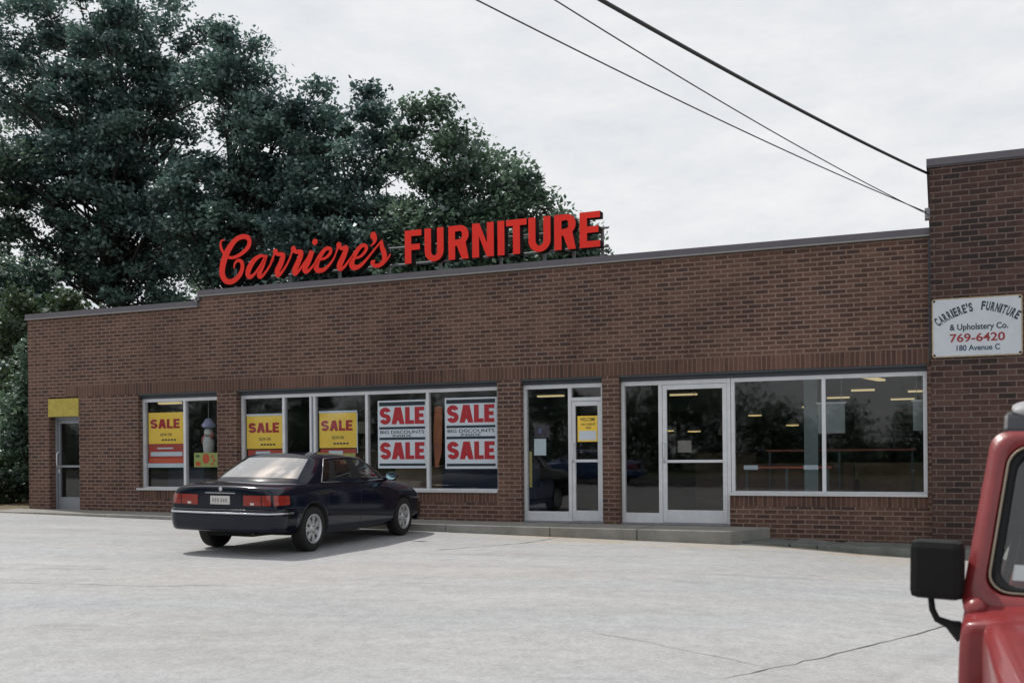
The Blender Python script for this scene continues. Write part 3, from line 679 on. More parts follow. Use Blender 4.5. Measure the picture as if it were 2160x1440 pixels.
def dresser(x, y, w, h, label):
    t = thing('dresser', label, 'dresser', (x, y, FL))
    q = MB(); q.box(-w/2, w/2, -.22, .22, .06, h-.03); q.box(-w/2+.03, w/2-.03, -.19, .19, 0, .0599); o = q.build('body', M_['wood'], None, bevel=.006); o.parent = t
    q = MB(); q.box(-w/2-.02, w/2+.02, -.24, .235, h-.029, h); o = q.build('top', M_['wood'], None, bevel=.006); o.parent = t
    n = 4
    for i in range(n):
        z0 = .09+(h-.14)*i/n; z1 = .09+(h-.14)*(i+1)/n-.02
        q = MB(); q.box(-w/2+.03, w/2-.03, -.24, -.2205, z0, z1); q.box(-.06, .06, -.256, -.2405, (z0+z1)/2-.012, (z0+z1)/2+.012, 1); o = q.build('drawer', [M_['wood'], M_['galv']], None); o.parent = t
dresser(-11.0, D+2.2, 1.3, 1.2, 'dark wooden dresser inside the middle window behind the sedan roof')
dresser(-3.9, D+4.6, 1.2, 1.1, 'dark wooden dresser deep in the shop behind the tall glass door')
def table_lamp(x, y, z, label):
    t = thing('table_lamp', label, 'lamp', (x, y, z))
    q = MB(); q.lathe([(.0,0),(.09,.0),(.09,.02),(.03,.04),(.07,.14),(.08,.2),(.03,.3),(.012,.34),(.012,.44)], 16, 'z'); o = q.build('stand', M_['wood'], None); o.parent = t
    q = MB(); q.lathe([(.19,.36),(.13,.60)], 20, 'z'); o = q.build('lamp_shade', M_['shade'], None); o.parent = t
table_lamp(-3.9, D+4.6, FL+1.1, 'pale shaded table lamp on the dresser deep behind the tall glass door')
table_lamp(-10.8, D+2.2, FL+1.2, 'pale shaded table lamp on the dresser in the middle window')
# white pillar, hanging sheets and bars added for stripes reflected in the right-hand window
mb = MB(); mb.box(-2.08,-1.86, D+1.75, D+1.97, FL, 3.015); mb.build('column', mat('dull_column_paint', (.26,.32,.33), .7, 0, .1, 4), B)
M_['sheet_dim'] = mat('grey_hanging_sheet', (.19,.215,.215), .8, 0, .1, 4)
def hang(x0, x1, z0, z1, y, label):
    q = MB(); q.box(x0, x1, y-.006, y+.006, z0, z1-.03); o = tag(q.build('hanging_banner', M_['sheet_dim']), label, 'banner')
    s = MB(); s.box(x0-.02, x1+.02, y-.014, y+.014, z1-.03, z1)
    for xx in (x0+.05, x1-.05): s.tube([(xx, y, z1), (xx, y, 3.018)], .004, 5)
    s.build('hanger_rail', M_['galv'], o)
hang(-1.73,-1.33, 1.86, 2.34, D+.55, 'plain grey paper banner hanging behind the mullion of the right-hand window')
hang(-.36,-.18, 1.88, 2.34, D+.5, 'narrow dim banner hanging inside the glass next to the tower')
M_['stripe_red'] = mat('orange_red_stripe', (.26,.055,.03), .5, 0, .2, 6)
def rail(x0, x1, y, z, label, tags=()):  # added bar with white cards, stands in for an orange stripe mirrored in the glass
    t = thing('reflection_stripe', label, 'reflection stripe', ((x0+x1)/2, y, FL))
    q = MB(); q.box(x0, x1, y-.01, y+.01, z-.016, z+.016); q.build('rail', M_['stripe_red'], t)
    for xx in (x0+.06, (x0+x1)/2, x1-.06):
        q = MB(); q.box(xx-.02, xx+.02, y+.011, y+.045, FL, z+.02); q.build('post', M_['lintel'], t)
    for xx in tags:
        q = MB(); q.box(xx-.11, xx+.11, y-.016, y-.0105, z-.035, z+.035); q.build('white_card', M_['paper'], t)
rail(-2.92,-1.55, D+.75, 1.335, 'low orange-red bar with white cards, added as reflected stripe, left pane of right-hand window', (-2.79,-1.86))
rail(-2.75,-.35, D+2.05, 1.60, 'long thin orange-red bar added as reflected stripe across both panes of the right-hand window')
# ------------------------------------------------------------------ posters and notices in the windows
PY = GY - .0035
def big_sale(x0, x1, z0, z1, label):
    h = z1-z0; w = x1-x0
    mb = MB(); mb.box(x0, x1, PY-.004, PY, z0, z1)
    o = tag(mb.build('sale_poster', M_['paper']), label, 'poster', 'white and red sale posters')
    Z = lambda f: z0+h*(1-f)
    ink = MB(); y = PY-.0062
    for fz in (.352, .868):
        ink = MB(); word(ink, 'SALE', dict(S=.66, A=.76, L=.52, E=.55), x0+w*.04, x1-w*.045, Z(fz), h*.250, y, 0, .265, .035); ink.build('red_lettering', M_['red_ink'], o, recalc=False)
    bar = MB()
    for a, b_ in ((.025,.082),(.39,.425),(.545,.582),(.928,.965)): bar.box(x0+w*.03, x1-w*.03, y-.0005, PY-.0041, Z(b_), Z(a))
    place_text(bar, 'BIG DISCOUNTS', x0+w*.05, x1-w*.05, Z(.490), h*.046, y, 0, .012)
    place_text(bar, 'INSIDE', x0+w*.31, x1-w*.31, Z(.538), h*.034, y, 0, .012)
    bar.build('navy_print', M_['navy'], o, recalc=False)
big_sale(-9.31,-8.325, 1.345, 2.555, 'white poster with SALE twice in red, left one, touching the window mullion')
big_sale(-7.965,-6.975, 1.335, 2.565, 'white poster with SALE twice in red, right one, beside the brick pier')

def yellow_sale(x0, x1, z0, z1, label, lower=None, rim=True):
    y1_ = GY+.014; y0_ = y1_-.004; h = z1-z0; w = x1-x0
    mb = MB(); mb.box(x0, x1, y0_, y1_, z0, z1)
    o = tag(mb.build('sale_poster', M_['yellow_paper']), label, 'poster', 'yellow sale posters')
    q = MB(); word(q, 'SALE', dict(S=.74, A=.80, L=.60, E=.62), x0+w*.05, x1-w*.11, z0+h*.49, h*.30, y0_-.002, 0, .27, .05)
    q.build('red_lettering', M_['red_ink'], o, recalc=False)
    q = MB(); place_text(q, 'NOW ON', x0+w*.34, x1-w*.34, z0+h*.25, h*.09, y0_-.002, 0, .01)
    for i in range(5): q.box(x0+w*(.38+.085*i), x0+w*(.38+.085*i+.06), y0_-.0025, y0_-.0015, z0+h*.10, z0+h*.15)
    q.build('small_print', M_['navy'], o, recalc=False)
    if rim:
        q = MB(); q.box(x0-.01, x1+.01, y0_-.003, y1_+.002, z1+.001, z1+.04); q.box(x1+.001, x1+.018, y0_-.003, y1_+.002, z0-.1, z1); q.build('white_edge', M_['paper'], o)
    if lower:
        zb = lower; hh = z0-zb
        q = MB(); q.box(x0, x1+.0, y0_, y1_, zb+hh*.18, z0-.002); r_ = q.build('lower_panel', M_['red_paper'], o)
        q = MB(); q.box(x0+w*.06, x1-w*.04, y0_-.003, y0_-.0005, zb+hh*.48, zb+hh*.66); q.box(x0+w*.25, x1-w*.3, y0_-.003, y0_-.0005, zb+hh*.78, zb+hh*.84); q.build('white_band', M_['paper'], r_)
        q = MB(); q.box(x0+.002, x1-.002, y0_-.002, y0_-.0004, zb+hh*.20, zb+hh*.38); q.build('orange_band', M_['orange_paper'], r_)
        q = MB(); q.box(x0-.03, x1+.005, y0_, y1_, zb, zb+hh*.18-.001); q.build('bottom_edge', M_['paper'], r_)
    return o
yellow_sale(-14.58,-13.70, 1.84, 2.46, 'yellow SALE poster with a red lower panel, leftmost, in the left window', lower=1.37, rim=False)
yellow_sale(-12.19,-11.36, 1.72, 2.34, 'yellow SALE poster behind the left end of the sedan roof, white top edge', lower=None)
yellow_sale(-10.56,-9.76, 1.72, 2.36, 'yellow SALE poster in the middle window right of the double mullion', lower=None)
for x0, x1, z0, s in ((-12.17,-11.38,1.40,'left'),(-10.54,-9.78,1.42,'right')):
    q = MB(); q.box(x0, x1, GY+.012, GY+.016, z0, 1.70); o = tag(q.build('picture_card', M_['red_paper']), f'multicoloured picture card below the {"yellow SALE poster left of the dark pane" if s=="left" else "yellow SALE poster right of the double mullion"}', 'card')
    q = MB(); q.box(x0+.18, x1-.28, GY+.010, GY+.0118, z0+.16, 1.67); q.build('white_picture', M_['paper'], o)
    q = MB(); q.box(x1-.27, x1-.02, GY+.010, GY+.0118, z0+.02, 1.62); q.build('lime_picture', M_['green_paper'], o)
# lime picture card and the hanging figure ornament in the left window
q = MB(); q.box(-13.46,-12.89, GY+.02, GY+.025, 1.375, 1.655)
o = tag(q.build('picture_card', M_['green_paper']), 'lime picture card with red and orange shapes low in the left window', 'card')
q = MB(); yy = GY+.0175
q.prism(arc(-13.17, 1.54, .085, .10, 0, 330, 11), yy, yy+.002); q.prism(arc(-13.36, 1.44, .07, .045, 0, 340, 10), yy, yy+.002)
for i in range(3): q.prism(arc(-13.02+.04*(i % 2), 1.44+.07*i, .035, .028, 0, 330, 8), yy, yy+.002)
q.build('red_shapes', M_['orange_paper'], o)
q = MB(); q.prism(arc(-13.37, 1.59, .05, .03, 0, 330, 9), yy, yy+.002); q.build('green_shape', mat('card_green', (.06,.14,.06)), o)
t = thing('hanging_ornament', 'red, white and lilac cloth ornament hanging on a cord in the left window', 'ornament', (-13.19, D+.3, 2.0))
M_['lilac'] = mat('lilac_cloth', (.28,.28,.42), .9, 0, .2, 14); M_['dull_red'] = mat('dull_red_cloth', (.26,.07,.07), .9, 0, .2, 14); M_['offwhite'] = mat('offwhite_cloth', (.46,.46,.44), .9, 0, .15, 14)
q = MB(); q.lathe([(.0,2.33),(.05,2.32),(.10,2.25),(.135,2.19),(.12,2.15),(.0,2.13)], 14, 'z'); q.xform(Matrix.Translation((-13.19, D+.3, 0))); q.build('cap', M_['lilac'], t)
q = MB(); q.lathe([(.0,2.13),(.07,2.11),(.09,2.06),(.085,2.0),(.0,1.98)], 14, 'z'); q.xform(Matrix.Translation((-13.19, D+.3, 0))); q.build('head', M_['offwhite'], t)
q = MB(); q.tube([(-13.19-.05,D+.3,1.99),(-13.29,D+.29,1.93),(-13.31,D+.28,1.83)], [.05,.055,.03], 8); q.tube([(-13.19+.05,D+.3,1.99),(-13.10,D+.29,1.95),(-13.08,D+.28,2.05)], [.05,.045,.03], 8); q.build('sleeve', M_['dull_red'], t)
q = MB(); q.lathe([(.0,1.98),(.09,1.97),(.115,1.84),(.10,1.66),(.08,1.62),(.0,1.61)], 14, 'z'); q.xform(Matrix.Translation((-13.19, D+.3, 0))); q.build('body', M_['offwhite'], t)
q = MB(); q.tube([(-13.19,D+.3,2.33),(-13.19,D+.3,3.018)], .004, 5); q.tube([(-13.19,D+.3,1.62),(-13.17,D+.31,1.42)], .018, 6); q.build('cord', M_['galv'], t)
# tall painted strip standing behind the gap between the two white posters
q = MB(); q.prism([(-8.20,1.36),(-8.14,1.36),(-8.07,1.62),(-8.05,2.40),(-8.12,2.44),(-8.20,2.42),(-8.23,1.9)], GY+.06, GY+.075)
tag(q.build('window_banner', mat('worn_orange_banner', (.30,.10,.045), .8, 0, .35, 10)), 'narrow worn orange strip hanging between the two white sale posters', 'banner')
# notices on the entrance glass
def notice(name, x0, x1, z0, z1, m, label, y=GY+.008):
    q = MB(); q.box(x0, x1, y, y+.003, z0, z1); return tag(q.build(name, m), label, 'notice')
n = notice('door_notice', -5.515,-5.172, 1.775, 2.20, M_['yellow_paper'], 'yellow and white notice on the upper glass of the door with a transom', D+.155)
q = MB(); q.box(-5.49,-5.195, D+.152, D+.1545, 1.80, 1.955); q.build('white_slip', M_['paper'], n)
for tx, a_, b2, zz, hh_ in (('WELCOME',-5.47,-5.21,2.115,.055), ('NO CREDIT',-5.45,-5.20,2.045,.034), ('FEES',-5.37,-5.28,1.985,.034)):
    q = MB(); place_text(q, tx, a_, b2, zz, hh_, D+.1535, 0, .015); q.build('black_print', M_['navy'], n, recalc=False)
notice('paper_notice', -6.30,-6.085, 1.555, 1.835, M_['paper'], 'plain white paper sheet taped inside the sidelight at the entrance')
n = notice('paper_notice', -6.29,-6.02, 1.855, 2.06, mat('maroon_notice', (.045,.03,.05), .6), 'dark maroon notice above the white paper in the entrance sidelight')
q = MB(); q.prism(arc(-6.19, 1.965, .035, .05, 0, 330, 10), GY+.006, GY+.0075); q.build('blue_mark', mat('blue_mark', (.08,.10,.22)), n)
q = MB(); q.box(-6.395,-6.345, GY+.02, GY+.024, 1.02, 1.62); tag(q.build('tape_measure_strip', mat('dull_yellow_tape', (.36,.29,.10), .7, 0, .3, 20)), 'narrow dull yellow strip down the left edge of the entrance sidelight', 'strip')
notice('paper_notice', -3.84,-3.62, 1.585, 1.775, mat('buff_notice', (.20,.18,.16), .7), 'small buff notice beside the handle of the tall glass door', D+.168)

# ------------------------------------------------------------------ painted sign on the tower
SX0, SX1, SZ0, SZ1 = -.085, 1.070, 2.895, 3.725
SYF = TY - .03
t = thing('wall_sign', 'white enamel sign with arched dark lettering and red phone number on the dark brick tower', 'sign', (.49, TY, 3.3))
def rrect(x0, x1, z0, z1, r):
    return arc(x1-r, z1-r, r, r, 0, 90, 5)+arc(x0+r, z1-r, r, r, 90, 180, 5)+arc(x0+r, z0+r, r, r, 180, 270, 5)+arc(x1-r, z0+r, r, r, 270, 360, 5)
q = MB(); q.prism(rrect(SX0, SX1, SZ0, SZ1, .035), SYF, TY-.002); q.build('sign_edge', M_['cream'], t, bevel=.003)
q = MB(); q.prism(rrect(SX0+.018, SX1-.018, SZ0+.018, SZ1-.018, .028), SYF-.0025, SYF-.0003); q.build('sign_face', M_['white'], t)
for bx in (SX0+.032, SX1-.032):
    for bz in (SZ0+.034, SZ1-.034):
        q = MB(); q.lathe([(.0,-.012),(.011,-.011),(.015,-.004),(.016,0)], 12, 'y'); q.xform(Matrix.Translation((bx, SYF-.0026, bz))); q.build('bolt', M_['rust'], t)
w_, h_ = SX1-SX0, SZ1-SZ0
ux = lambda f: SX0+w_*f
uz = lambda f: SZ0+h_*(1-f)
YT = SYF-.0045
q = MB()
# arched words, letter by letter
def arched(txt, fx0, fz0, fx1, fz1, bow, hgt):
    pts = []; n = len(txt)
    P0 = Vector((ux(fx0), uz(fz0))); P1 = Vector((ux(fx1), uz(fz1)))
    ch = P1-P0; nrm = Vector((-ch.y, ch.x)).normalized()
    wid = {'I': .45, "'": .4}; tot = sum(wid.get(c, 1) for c in txt); s = 0
    for c in txt:
        wv = wid.get(c, 1); u = (s+wv/2)/tot; s += wv
        p = P0+ch*u+nrm*(bow*4*u*(1-u)); tg = (ch+nrm*(bow*4*(1-2*u))).normalized()
        me = text_curve(c, 1.0, .042, 0.0); xs_ = [v.co.x for v in me.vertices]
        wid_t = ch.length/tot*wv*.86; sx = wid_t/(max(xs_)-min(xs_))
        M = Matrix.Translation((p.x, YT, p.y)) @ Matrix.Rotation(-math.atan2(tg.y, tg.x), 4, 'Y') @ STAND @ Matrix.Diagonal((sx, hgt/.72, 1, 1)) @ Matrix.Translation((-(max(xs_)+min(xs_))/2, 0, 0))
        put_mesh(q, me, M, 0)
arched("CARRIERE'S", .070, .470, .470, .230, .03, .118)
q.build('arched_lettering', M_['slate_ink'], t, recalc=False); q = MB()
arched("FURNITURE", .545, .215, .945, .415, .03, .118)
q.build('arched_lettering', M_['slate_ink'], t, recalc=False); q = MB()
place_text(q, '& Upholstery Co.', ux(.20), ux(.845), uz(.545), h_*.10, YT, 0, .024)
q.build('dark_lettering', M_['slate_ink'], t, recalc=False)
q = MB(); place_text(q, '769-6420', ux(.20), ux(.81), uz(.745), h_*.135, YT, 0, .022); q.build('red_number', M_['dark_red_ink'], t, recalc=False)
q = MB(); place_text(q, '180 Avenue C', ux(.275), ux(.755), uz(.895), h_*.092, YT, 0, .024); q.build('blue_lettering', M_['blue_ink'], t, recalc=False)

# ------------------------------------------------------------------ red letters standing on the parapet
t = thing('roof_sign', 'red channel letter store sign standing on steel posts on the parapet', 'sign', (-8.9, D+.2, 4.78))
LY = D+.12                                  # front of the letters
LD = .17
def smooth_path(P, k=6):
    out = []; n = len(P)
    for i in range(n-1):
        p0, p1, p2, p3 = P[max(i-1,0)], P[i], P[i+1], P[min(i+2,n-1)]
        for j in range(k):
            u = j/k
            out.append(tuple(.5*((2*b)+(c-a)*u+(2*a-5*b+4*c-d)*u*u+(3*b-a-3*c+d)*u**3) for a, b, c, d in zip(p0, p1, p2, p3)))
    out.append(P[-1]); return out
def ribbon(mb, P, lay):
    P = [(x, z, w*1.24) for x, z, w in smooth_path(P)]; n = len(P); L_ = []; R_ = []
    for i, (x, z, w) in enumerate(P):
        a = P[max(i-1,0)]; b_ = P[min(i+1,n-1)]; dx, dz = b_[0]-a[0], b_[1]-a[1]; l = math.hypot(dx, dz) or 1
        L_.append((x-dz/l*w/2, z+dx/l*w/2)); R_.append((x+dz/l*w/2, z-dx/l*w/2))
    yf = lambda i: LY + lay - .006*i/n
    v = [(x, yf(i), z) for i, (x, z) in enumerate(L_)] + [(x, yf(i), z) for i, (x, z) in enumerate(R_)]
    mb.add(v, [(i, n+i, n+i+1, i+1) for i in range(n-1)], 0)
    v2 = v + [(x, LY+LD+lay, z) for x, z in L_] + [(x, LY+LD+lay, z) for x, z in R_]
    f = [(2*n+i, 2*n+i+1, 3*n+i+1, 3*n+i) for i in range(n-1)] + [(i, i+1, 2*n+i+1, 2*n+i) for i in range(n-1)] + [(n+i, 3*n+i, 3*n+i+1, n+i+1) for i in range(n-1)]
    f += [(0, 2*n, 3*n, n), (n-1, 2*n-1, 4*n-1, 3*n-1)]
    mb.add(v2, f, 1)
for i, (k, ribs) in enumerate(SCRIPT_STROKES.items()):
    q = MB()
    for j, rb in enumerate(ribs):
        if rb[0] == 'dot':
            _, x, z, r_ = rb; c = arc(x, z, r_, r_, 0, 348, 29)
            me = loops_mesh([c], LD); put_mesh(q, me, Matrix.Translation((0, LY+LD/2, 0)) @ STAND, 0, 1)
        else: ribbon(q, rb, .004*(j+i % 2*2))
    q.build('letter', [M_['red_sign'], M_['sign_side']], t, recalc=False)
FW = [('F',-8.703,-8.371),('U',-8.31,-7.937),('R',-7.844,-7.455),('N',-7.388,-6.982),('I',-6.913,-6.785),('T',-6.753,-6.377),('U',-6.346,-5.949),('R',-5.883,-5.505),('E',-5.438,-5.085)]
for c, a, b_ in FW:
    w = b_-a; hgt = .585
    q = MB(); tt = .128
    me = loops_mesh([[(x, z) for x, z in lp] for lp in glyph(c, w/hgt, tt/hgt, .105/hgt)], LD)
    put_mesh(q, me, Matrix.Translation((a, LY+LD/2, 4.957)) @ STAND @ Matrix.Diagonal((hgt, hgt, 1, 1)), 0, 1)
    q.build('letter', [M_['red_sign'], M_['sign_side']], t, recalc=False)
M_['sign_steel'] = mat('weathered_sign_steel', (.17,.18,.19), .6, .1, .2, 8)
q = MB(); RY = LY+LD+.03
q.tube([(-12.75,RY,4.99),(-5.0,RY,4.99)], .022, 8); q.tube([(-12.3,RY,5.30),(-5.0,RY,5.30)], .018, 8)
q.build('rail', M_['sign_steel'], t)
for x in (-12.56,-11.3,-10.2,-9.15,-8.12,-6.95,-6.15,-5.62,-5.12):
    q = MB(); q.box(x-.025, x+.025, RY+.019, RY+.05, 4.20, 5.33); q.box(x-.06, x+.06, RY-.06, RY+.018, 4.7705, 4.80); q.build('post', M_['sign_steel'], t)

# ------------------------------------------------------------------ overhead cables to the tower
M_['cable'] = mat('black_cable', (.02,.02,.022), .5)
def cable(A, E, sag, r, label):
    A = Vector(A); E = Vector(E); L_ = (E-A)
    P = []
    for i in range(61):
        u = i/60; p = A+L_*u; p.z -= sag*4*u*(1-u); P.append(p)
    q = MB(); q.tube(P, r, 7); return tag(q.build('overhead_cable', M_['cable']), label, 'cable', 'overhead cables to the tower')
def through(B_, C_, y):
    B_ = Vector(B_); C_ = Vector(C_); u = (y-B_.y)/(C_.y-B_.y); return B_+(C_-B_)*u
CABLES = (((-.10,16.0,5.59), (-1.265*2,8,5.31), .34, .019, 'thick black overhead cable ending highest on the tower edge'),
          ((-.10,16.05,5.03), (-1.826*2,8,5.511), .42, .0072, 'thin overhead wire, lowest of the three, crossing furthest left'),
          ((-.10,15.98,4.99), (-1.467*2,8,5.382), .50, .0065, 'thin overhead wire in the middle between the thick cable and the lowest wire'))
for A, P8, sag, r, lab in CABLES:
    E = Vector(A)+(Vector(P8)-Vector(A))*2.6
    # the sag term is measured at the 8 m point so the wire passes through it
    u = 1/2.6; E.z += sag*4*u*(1-u)*2.6
    cable(A, E, sag, r, lab)
q = MB(); q.box(-.17,-.102, 15.93, 16.1, 4.94, 5.09); q.build('service_bracket', M_['galv'], B)
# ------------------------------------------------------------------ trees
M_['bark'] = mat('dark_bark', (.026,.022,.020), .95, 0, .3, 6, .5, 20)
M_['leaf_a'] = leaf_mat('blue_green_leaves', (.018,.054,.054), (.165,.270,.220), .7, .08)
M_['leaf_b'] = leaf_mat('dark_green_leaves', (.020,.052,.042), (.175,.270,.165), .7, .08)
M_['leaf_c'] = leaf_mat('shrub_leaves', (.022,.045,.018), (.085,.125,.050), .9)
def leaves(cent, rad, count, size, seed, flat=.55):
    """leaf sized quads spread through flattened clumps; returns verts, faces"""
    g = np.random.default_rng(seed)
    C_ = np.repeat(np.array(cent), count, axis=0); Rr = np.repeat(np.array(rad), count)
    n = len(C_); d = g.normal(size=(n, 3)); d /= np.linalg.norm(d, axis=1)[:, None]
    rr = g.random(n)**.42
    # ragged edge: each direction reaches a different distance
    wob = 1+.38*np.sin(d[:, 0]*5+C_[:, 0]*3)*np.sin(d[:, 1]*6+C_[:, 1]*2)+.22*np.sin(d[:, 2]*9+C_[:, 2]*4)
    P = C_ + d*(rr*Rr*wob)[:, None]*np.array([1, 1, flat])
    up = np.array([0, 0, 1.0])*1.0 + g.normal(size=(n, 3))*.75
    up /= np.linalg.norm(up, axis=1)[:, None]
    a = np.cross(up, g.normal(size=(n, 3))); a /= np.linalg.norm(a, axis=1)[:, None]; b_ = np.cross(up, a)
    s = size*(.6+.8*g.random(n)); l = (s*.5)[:, None]*a; w = (s*.30)[:, None]*b_; k = up*(s*.10)[:, None]
    V = np.stack([P-l, P-w*1.0-k, P+l, P+w-k], axis=1).reshape(-1, 3)
    F_ = np.arange(n*4).reshape(-1, 4)
    return V, F_
def quick_mesh(name, V, F_, m, parent=None):
    me = bpy.data.meshes.new(name); n = len(F_)
    me.vertices.add(len(V)); me.vertices.foreach_set('co', V.astype(np.float32).ravel())
    me.loops.add(n*4); me.loops.foreach_set('vertex_index', F_.astype(np.int32).ravel())
    me.polygons.add(n); me.polygons.foreach_set('loop_start', np.arange(0, n*4, 4, dtype=np.int32)); me.polygons.foreach_set('loop_total', np.full(n, 4, dtype=np.int32))
    me.update(calc_edges=True); me.materials.append(m)
    o = bpy.data.objects.new(name, me); COL.objects.link(o)
    if parent: o.parent = parent
    return o
def tree(loc, lobes, m, label, seed, nclump=60, count=330, leaf=.24, trunk=.28, lean=(0, 0), crad=(.5, 1.0), group='trees behind the store'):
    """lobes: (x, y, z, rx, ry, rz) ellipsoids relative to the foot of the trunk"""
    g = random.Random(seed); t = thing('broadleaf_tree', label, 'tree', loc, group)
    vol = [l[3]*l[4]*l[5] for l in lobes]; cs = []; rs = []; tries = 0
    while len(cs) < nclump and tries < 8000:
        tries += 1
        l = g.choices(lobes, vol)[0]
        d = Vector((g.gauss(0,1), g.gauss(0,1), g.gauss(0,1))).normalized(); r = g.random()**.38
        p = Vector((l[0]+d.x*l[3]*r, l[1]+d.y*l[4]*r, l[2]+d.z*l[5]*r)); rad = g.uniform(*crad)
        if any((p-q).length < (rad+w)*.46 for q, w in zip(cs, rs)): continue
        cs.append(p); rs.append(rad)
    V, F_ = leaves([tuple(c) for c in cs], rs, count, leaf, seed)
    top = max(c.z for c in cs)
    q = MB(); path = []; rad = []
    hh = top*.86; n = 12
    for i in range(n+1):
        u = i/n; path.append((lean[0]*u*u+.25*math.sin(u*5+seed), lean[1]*u*u+.25*math.sin(u*4+seed*2), -.4+(hh+.4)*u)); rad.append(trunk*(1.25-.25*min(1,u*8) if u < .12 else 1)*(1-u*.93))
    q.tube(path, rad, 9); q.build('trunk', M_['bark'], None).parent = t
    q = MB()
    for c, w in zip(cs, rs):
        hz = max(top*.14, c.z*g.uniform(.68, .92)); u = min(.97, (hz+.4)/(hh+.4)); i = min(n-1, int(u*n)); f = u*n-i
        s = Vector(path[i])*(1-f)+Vector(path[i+1])*f; r0 = (rad[i]*(1-f)+rad[i+1]*f)*.55
        mid = s.lerp(c, .5)+Vector((g.gauss(0,.3), g.gauss(0,.3), g.uniform(-.5,.1))); mid2 = s.lerp(c, .78)+Vector((g.gauss(0,.2), g.gauss(0,.2), g.uniform(-.3,.2)))
        L_ = (c-s).length; r0 = max(.022, min(r0, .016*L_+.012))
        q.tube([s, s.lerp(mid, .55), mid, mid2, c], [r0, r0*.8, r0*.6, r0*.42, .012], 5, caps=False)
        for k in range(4):
            e = c+Vector((g.gauss(0,1), g.gauss(0,1), g.gauss(0,.35)))*w*.6; q.tube([mid2.lerp(c, .4), mid2.lerp(e, .65), e], [.022, .015, .006], 4, caps=False)
    q.build('limbs', M_['bark'], None).parent = t
    quick_mesh('crown', V, F_, m, t)
    return t
ZB = .35
T = []
T.append(tree((-29.6, 31, ZB), [(-1.0,0,12.0,4.6,3.4,4.6),(1.4,0,16.6,2.9,2.2,2.9),(-4.2,0,16.8,2.6,2.2,3.6),(-.6,0,18.4,1.6,1.8,2.2),(2.6,0,10.0,2.0,2.2,2.6),(0,0,6.0,4.0,2.4,2.0)], M_['leaf_a'], 'tallest dark broadleaf tree behind the left end of the store, crown cut by the top', 11, 285, 400, .18, .42))
T.append(tree((-23.2, 29.5, ZB), [(0.3,0,14.4,1.35,1.5,1.9),(-.3,0,9.4,2.3,2.2,2.6),(2.2,0,12.2,1.5,1.6,1.9),(3.2,0,9.6,1.6,1.6,2.2),(3.7,0,12.4,1.0,1.2,1.3),(.2,0,5.2,2.6,2.2,1.5)], M_['leaf_a'], 'second tallest tree with an isolated rounded tuft on top, left of the roof sign', 23, 190, 390, .17, .30))
T.append(tree((-18.0, 29, ZB), [(1.0,0,11.2,1.15,1.6,1.8),(-.8,0,8.2,2.0,2.2,2.4),(1.4,0,7.6,1.6,1.9,2.1),(0,0,4.6,2.4,2.2,1.4)], M_['leaf_a'], 'dark tree directly behind the script part of the roof sign, pointed top', 37, 130, 390, .17, .28))
T.append(tree((-13.9, 28.5, ZB), [(-.4,0,10.6,1.25,1.5,1.6),(1.0,0,9.0,1.2,1.5,1.6),(-.6,0,7.2,1.8,2.2,2.2),(.3,0,4.6,2.2,2.2,1.4)], M_['leaf_b'], 'mid height tree behind the start of the block capitals of the roof sign', 41, 112, 390, .165, .26))
T.append(tree((-11.7, 28, ZB), [(0.1,0,8.5,1.0,1.3,1.3),(.9,0,6.7,1.2,1.5,1.7),(-.9,0,6.2,1.2,1.7,1.9),(.2,0,4.4,1.6,1.6,1.2)], M_['leaf_b'], 'lower tree behind the middle of the block capitals of the roof sign', 53, 86, 390, .165, .22))
T.append(tree((-9.3, 27.5, ZB), [(-.4,0,6.6,.65,1.0,1.5),(.25,0,5.4,.7,1.0,1.1)], M_['leaf_b'], 'lowest tree whose tip shows past the right end of the roof sign', 59, 34, 320, .16, .16, crad=(.4, .75)))
T.append(tree((-33.5, 27, ZB), [(0,0,7.0,3.0,2.4,3.0),(1.2,0,11.5,2.0,2.2,2.4),(-.5,0,3.2,2.6,2.2,1.6)], M_['leaf_b'], 'broad tree at the left picture edge with forking dark limbs', 67, 120, 390, .175, .30))
T.append(tree((-26.5, 40, ZB), [(0,0,6.6,3.6,2.4,2.6),(-6,0,8,3.4,2.4,3.4)], M_['leaf_b'], 'far tree filling the gap low between the two tallest trees', 71, 90, 330, .22, .30))
# shrubs beside the left end of the wall
def shrub(loc, lobes, label, seed, nclump, count=300, leaf=.12, m=None):
    g = random.Random(seed); t = thing('shrub', label, 'shrub', loc, 'shrubs at the left end of the store')
    cs = []; rs = []; q = MB()
    for _ in range(nclump):
        l = g.choice(lobes); d = Vector((g.gauss(0,1), g.gauss(0,1), g.gauss(0,1))).normalized(); r = g.random()**.4
        p = Vector((l[0]+d.x*l[3]*r, l[1]+d.y*l[4]*r, max(.15, l[2]+d.z*l[5]*r))); cs.append(tuple(p)); rs.append(g.uniform(.28, .55))
        q.tube([(g.uniform(-.2,.2), g.uniform(-.2,.2), -.1), (p.x*.5, p.y*.5, p.z*.55), p], [.03, .02, .006], 4, caps=False)
    q.build('stems', M_['bark'], None).parent = t
    V, F_ = leaves(cs, rs, count, leaf, seed, .8); quick_mesh('foliage', V, F_, m or M_['leaf_c'], t)
shrub((-19.6, 18.2, .35), [(0,0,1.2,1.1,1.2,1.3),(.1,0,3.0,.9,1.0,1.3)], 'tall dark shrub hugging the left corner of the brick wall', 3, 90, 300, .13, M_['leaf_b'])
shrub((-21.4, 19.6, .35), [(0,0,1.4,1.5,1.3,1.5),(.2,0,4.0,1.3,1.2,1.6)], 'tall leafy shrub second from the brick wall at the left edge', 4, 110, 300, .14)
